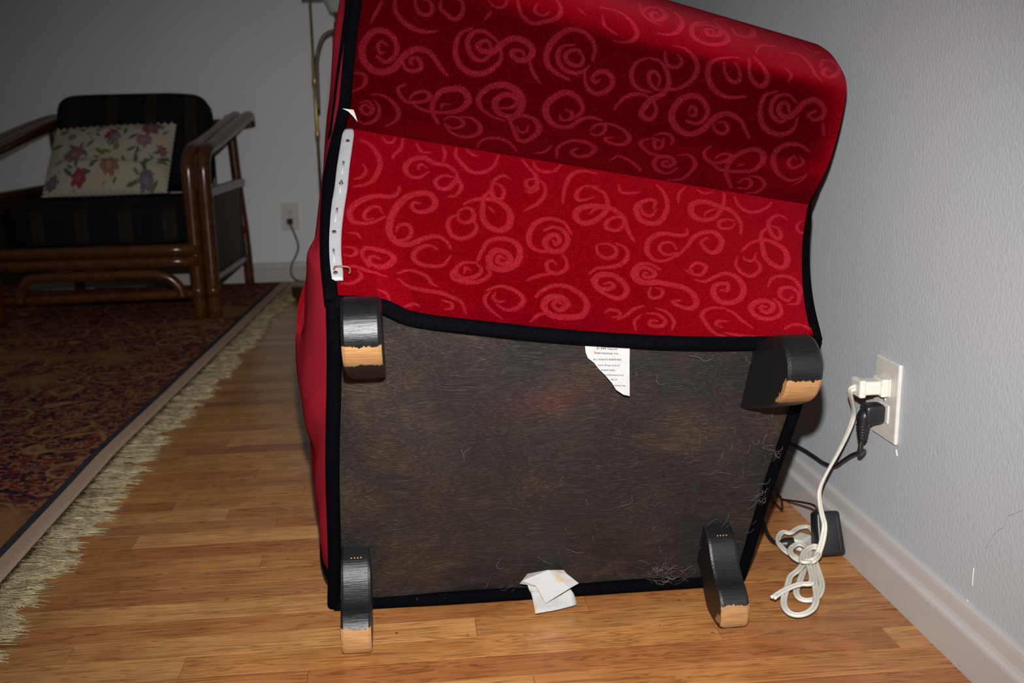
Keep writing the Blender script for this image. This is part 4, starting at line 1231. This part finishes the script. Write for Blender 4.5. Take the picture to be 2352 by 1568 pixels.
# floral throw pillow, painted flowers on a quilted grid
def pillow():
    n = 130
    u = np.linspace(-1, 1, n); U, Vv = np.meshgrid(u, u)
    TLp = np.array((-1.262, 4.055, .655)); TRp = np.array((-.828, 4.055, .672)); BRp = np.array((-.850, 3.89, .424)); BLp = np.array((-1.275, 3.85, .421))
    a = (U + 1) / 2; b = (Vv + 1) / 2
    base = (BLp * (1 - a)[..., None] + BRp * a[..., None]) * (1 - b)[..., None] + (TLp * (1 - a)[..., None] + TRp * a[..., None]) * b[..., None]
    nrm = np.cross(BRp - BLp, TLp - BLp); nrm /= np.linalg.norm(nrm); nrm = nrm if nrm[1] < 0 else -nrm
    rr = np.clip(1 - np.abs(U) ** 2.6, 0, 1) ** .6 * np.clip(1 - np.abs(Vv) ** 2.6, 0, 1) ** .6
    edge = np.maximum(np.abs(U), np.abs(Vv))
    ruff = np.clip((edge - .9) / .1, 0, 1) * .005 * np.sin(np.where(np.abs(U) > np.abs(Vv), Vv, U) * 56)
    fold = .012 * np.exp(-((Vv + .38 + .1 * U) / .12) ** 2)
    outw = np.stack([np.sign(U) * (np.abs(U) > .97), 0 * U, np.sign(Vv) * (np.abs(Vv) > .97)], -1) * (.0025 * np.sin(np.where(np.abs(U) > np.abs(Vv), Vv, U) * 56))[..., None]
    front = base + nrm * (rr * .055 + ruff + fold * rr)[..., None] + outw
    back = base - nrm * (rr * .05 - ruff + .001)[..., None] + outw
    col = np.zeros((n, n, 4)); col[..., 3] = 1; col[..., :3] = (.50, .44, .335)
    r = np.random.default_rng(4)
    def blot(cx, cy, rad, c, pet=6, sx=1.0, rot=0):
        dx = (U - cx) * 1.0; dy = (Vv - cy) * .62
        x = dx * math.cos(rot) + dy * math.sin(rot); y = (-dx * math.sin(rot) + dy * math.cos(rot)) * sx
        d = np.hypot(x, y); an = np.arctan2(y, x)
        m = d < rad * (1 + .16 * np.cos(pet * an) + .10 * np.cos(2.3 * an + d * 40))
        sh = .8 + .35 * np.sin(an * pet * 2 + d * 60)
        col[m, :3] = np.array(c) * sh[m][:, None]
    def leaf(cx, cy, rad, rot, c):
        dx = (U - cx); dy = (Vv - cy) * .62
        x = dx * math.cos(rot) + dy * math.sin(rot); y = -dx * math.sin(rot) + dy * math.cos(rot)
        m = (np.abs(x) < rad) & (np.abs(y) < .32 * rad * (1 - (x / rad) ** 2))
        col[m, :3] = c
    for _ in range(64):
        leaf(r.uniform(-.92, .92), r.uniform(-.92, .92), r.uniform(.05, .11), r.uniform(0, 6.3), [(.075, .115, .075), (.10, .135, .085), (.13, .14, .07)][r.integers(3)])
    for _ in range(26):
        leaf(r.uniform(-.92, .92), r.uniform(-.92, .92), r.uniform(.03, .05), r.uniform(0, 6.3), (.27, .17, .075))
    fl = [(.0, .52, .10, (.30, .07, .065)), (.08, .42, .09, (.24, .22, .25)), (.62, .74, .14, (.27, .11, .12)), (-.55, -.02, .14, (.29, .14, .15)), (.55, .32, .12, (.33, .19, .19)), (-.42, -.66, .13, (.34, .07, .075)), (.06, -.42, .14, (.38, .18, .11)), (-.82, .8, .07, (.32, .15, .11)), (-.86, -.72, .11, (.22, .16, .19)), (.66, -.76, .13, (.22, .17, .22)), (-.66, .55, .07, (.26, .19, .09)), (.12, .12, .055, (.27, .2, .07)), (.86, .05, .08, (.28, .13, .12)), (-.2, .85, .06, (.30, .15, .13))]
    for cx, cy, rad, c in fl:
        blot(cx, cy, rad, c, r.integers(5, 8), 1.0, r.uniform(0, 3)); blot(cx, cy, rad * .35, tuple(min(1, k * 1.5) for k in c), 5)
    V = np.concatenate([front.reshape(-1, 3), back.reshape(-1, 3)])
    C4 = np.concatenate([col.reshape(-1, 4), col.reshape(-1, 4)])
    g = grid_faces(n, n)
    o = mesh('throw_pillow', V, np.vstack([g, g[:, ::-1] + n * n]), m_attrcolor('floral_print'), attr={'paint': C4})
    tag(o, 'cream floral throw pillow with scalloped edge propped on the rattan armchair', 'pillow')
pillow()
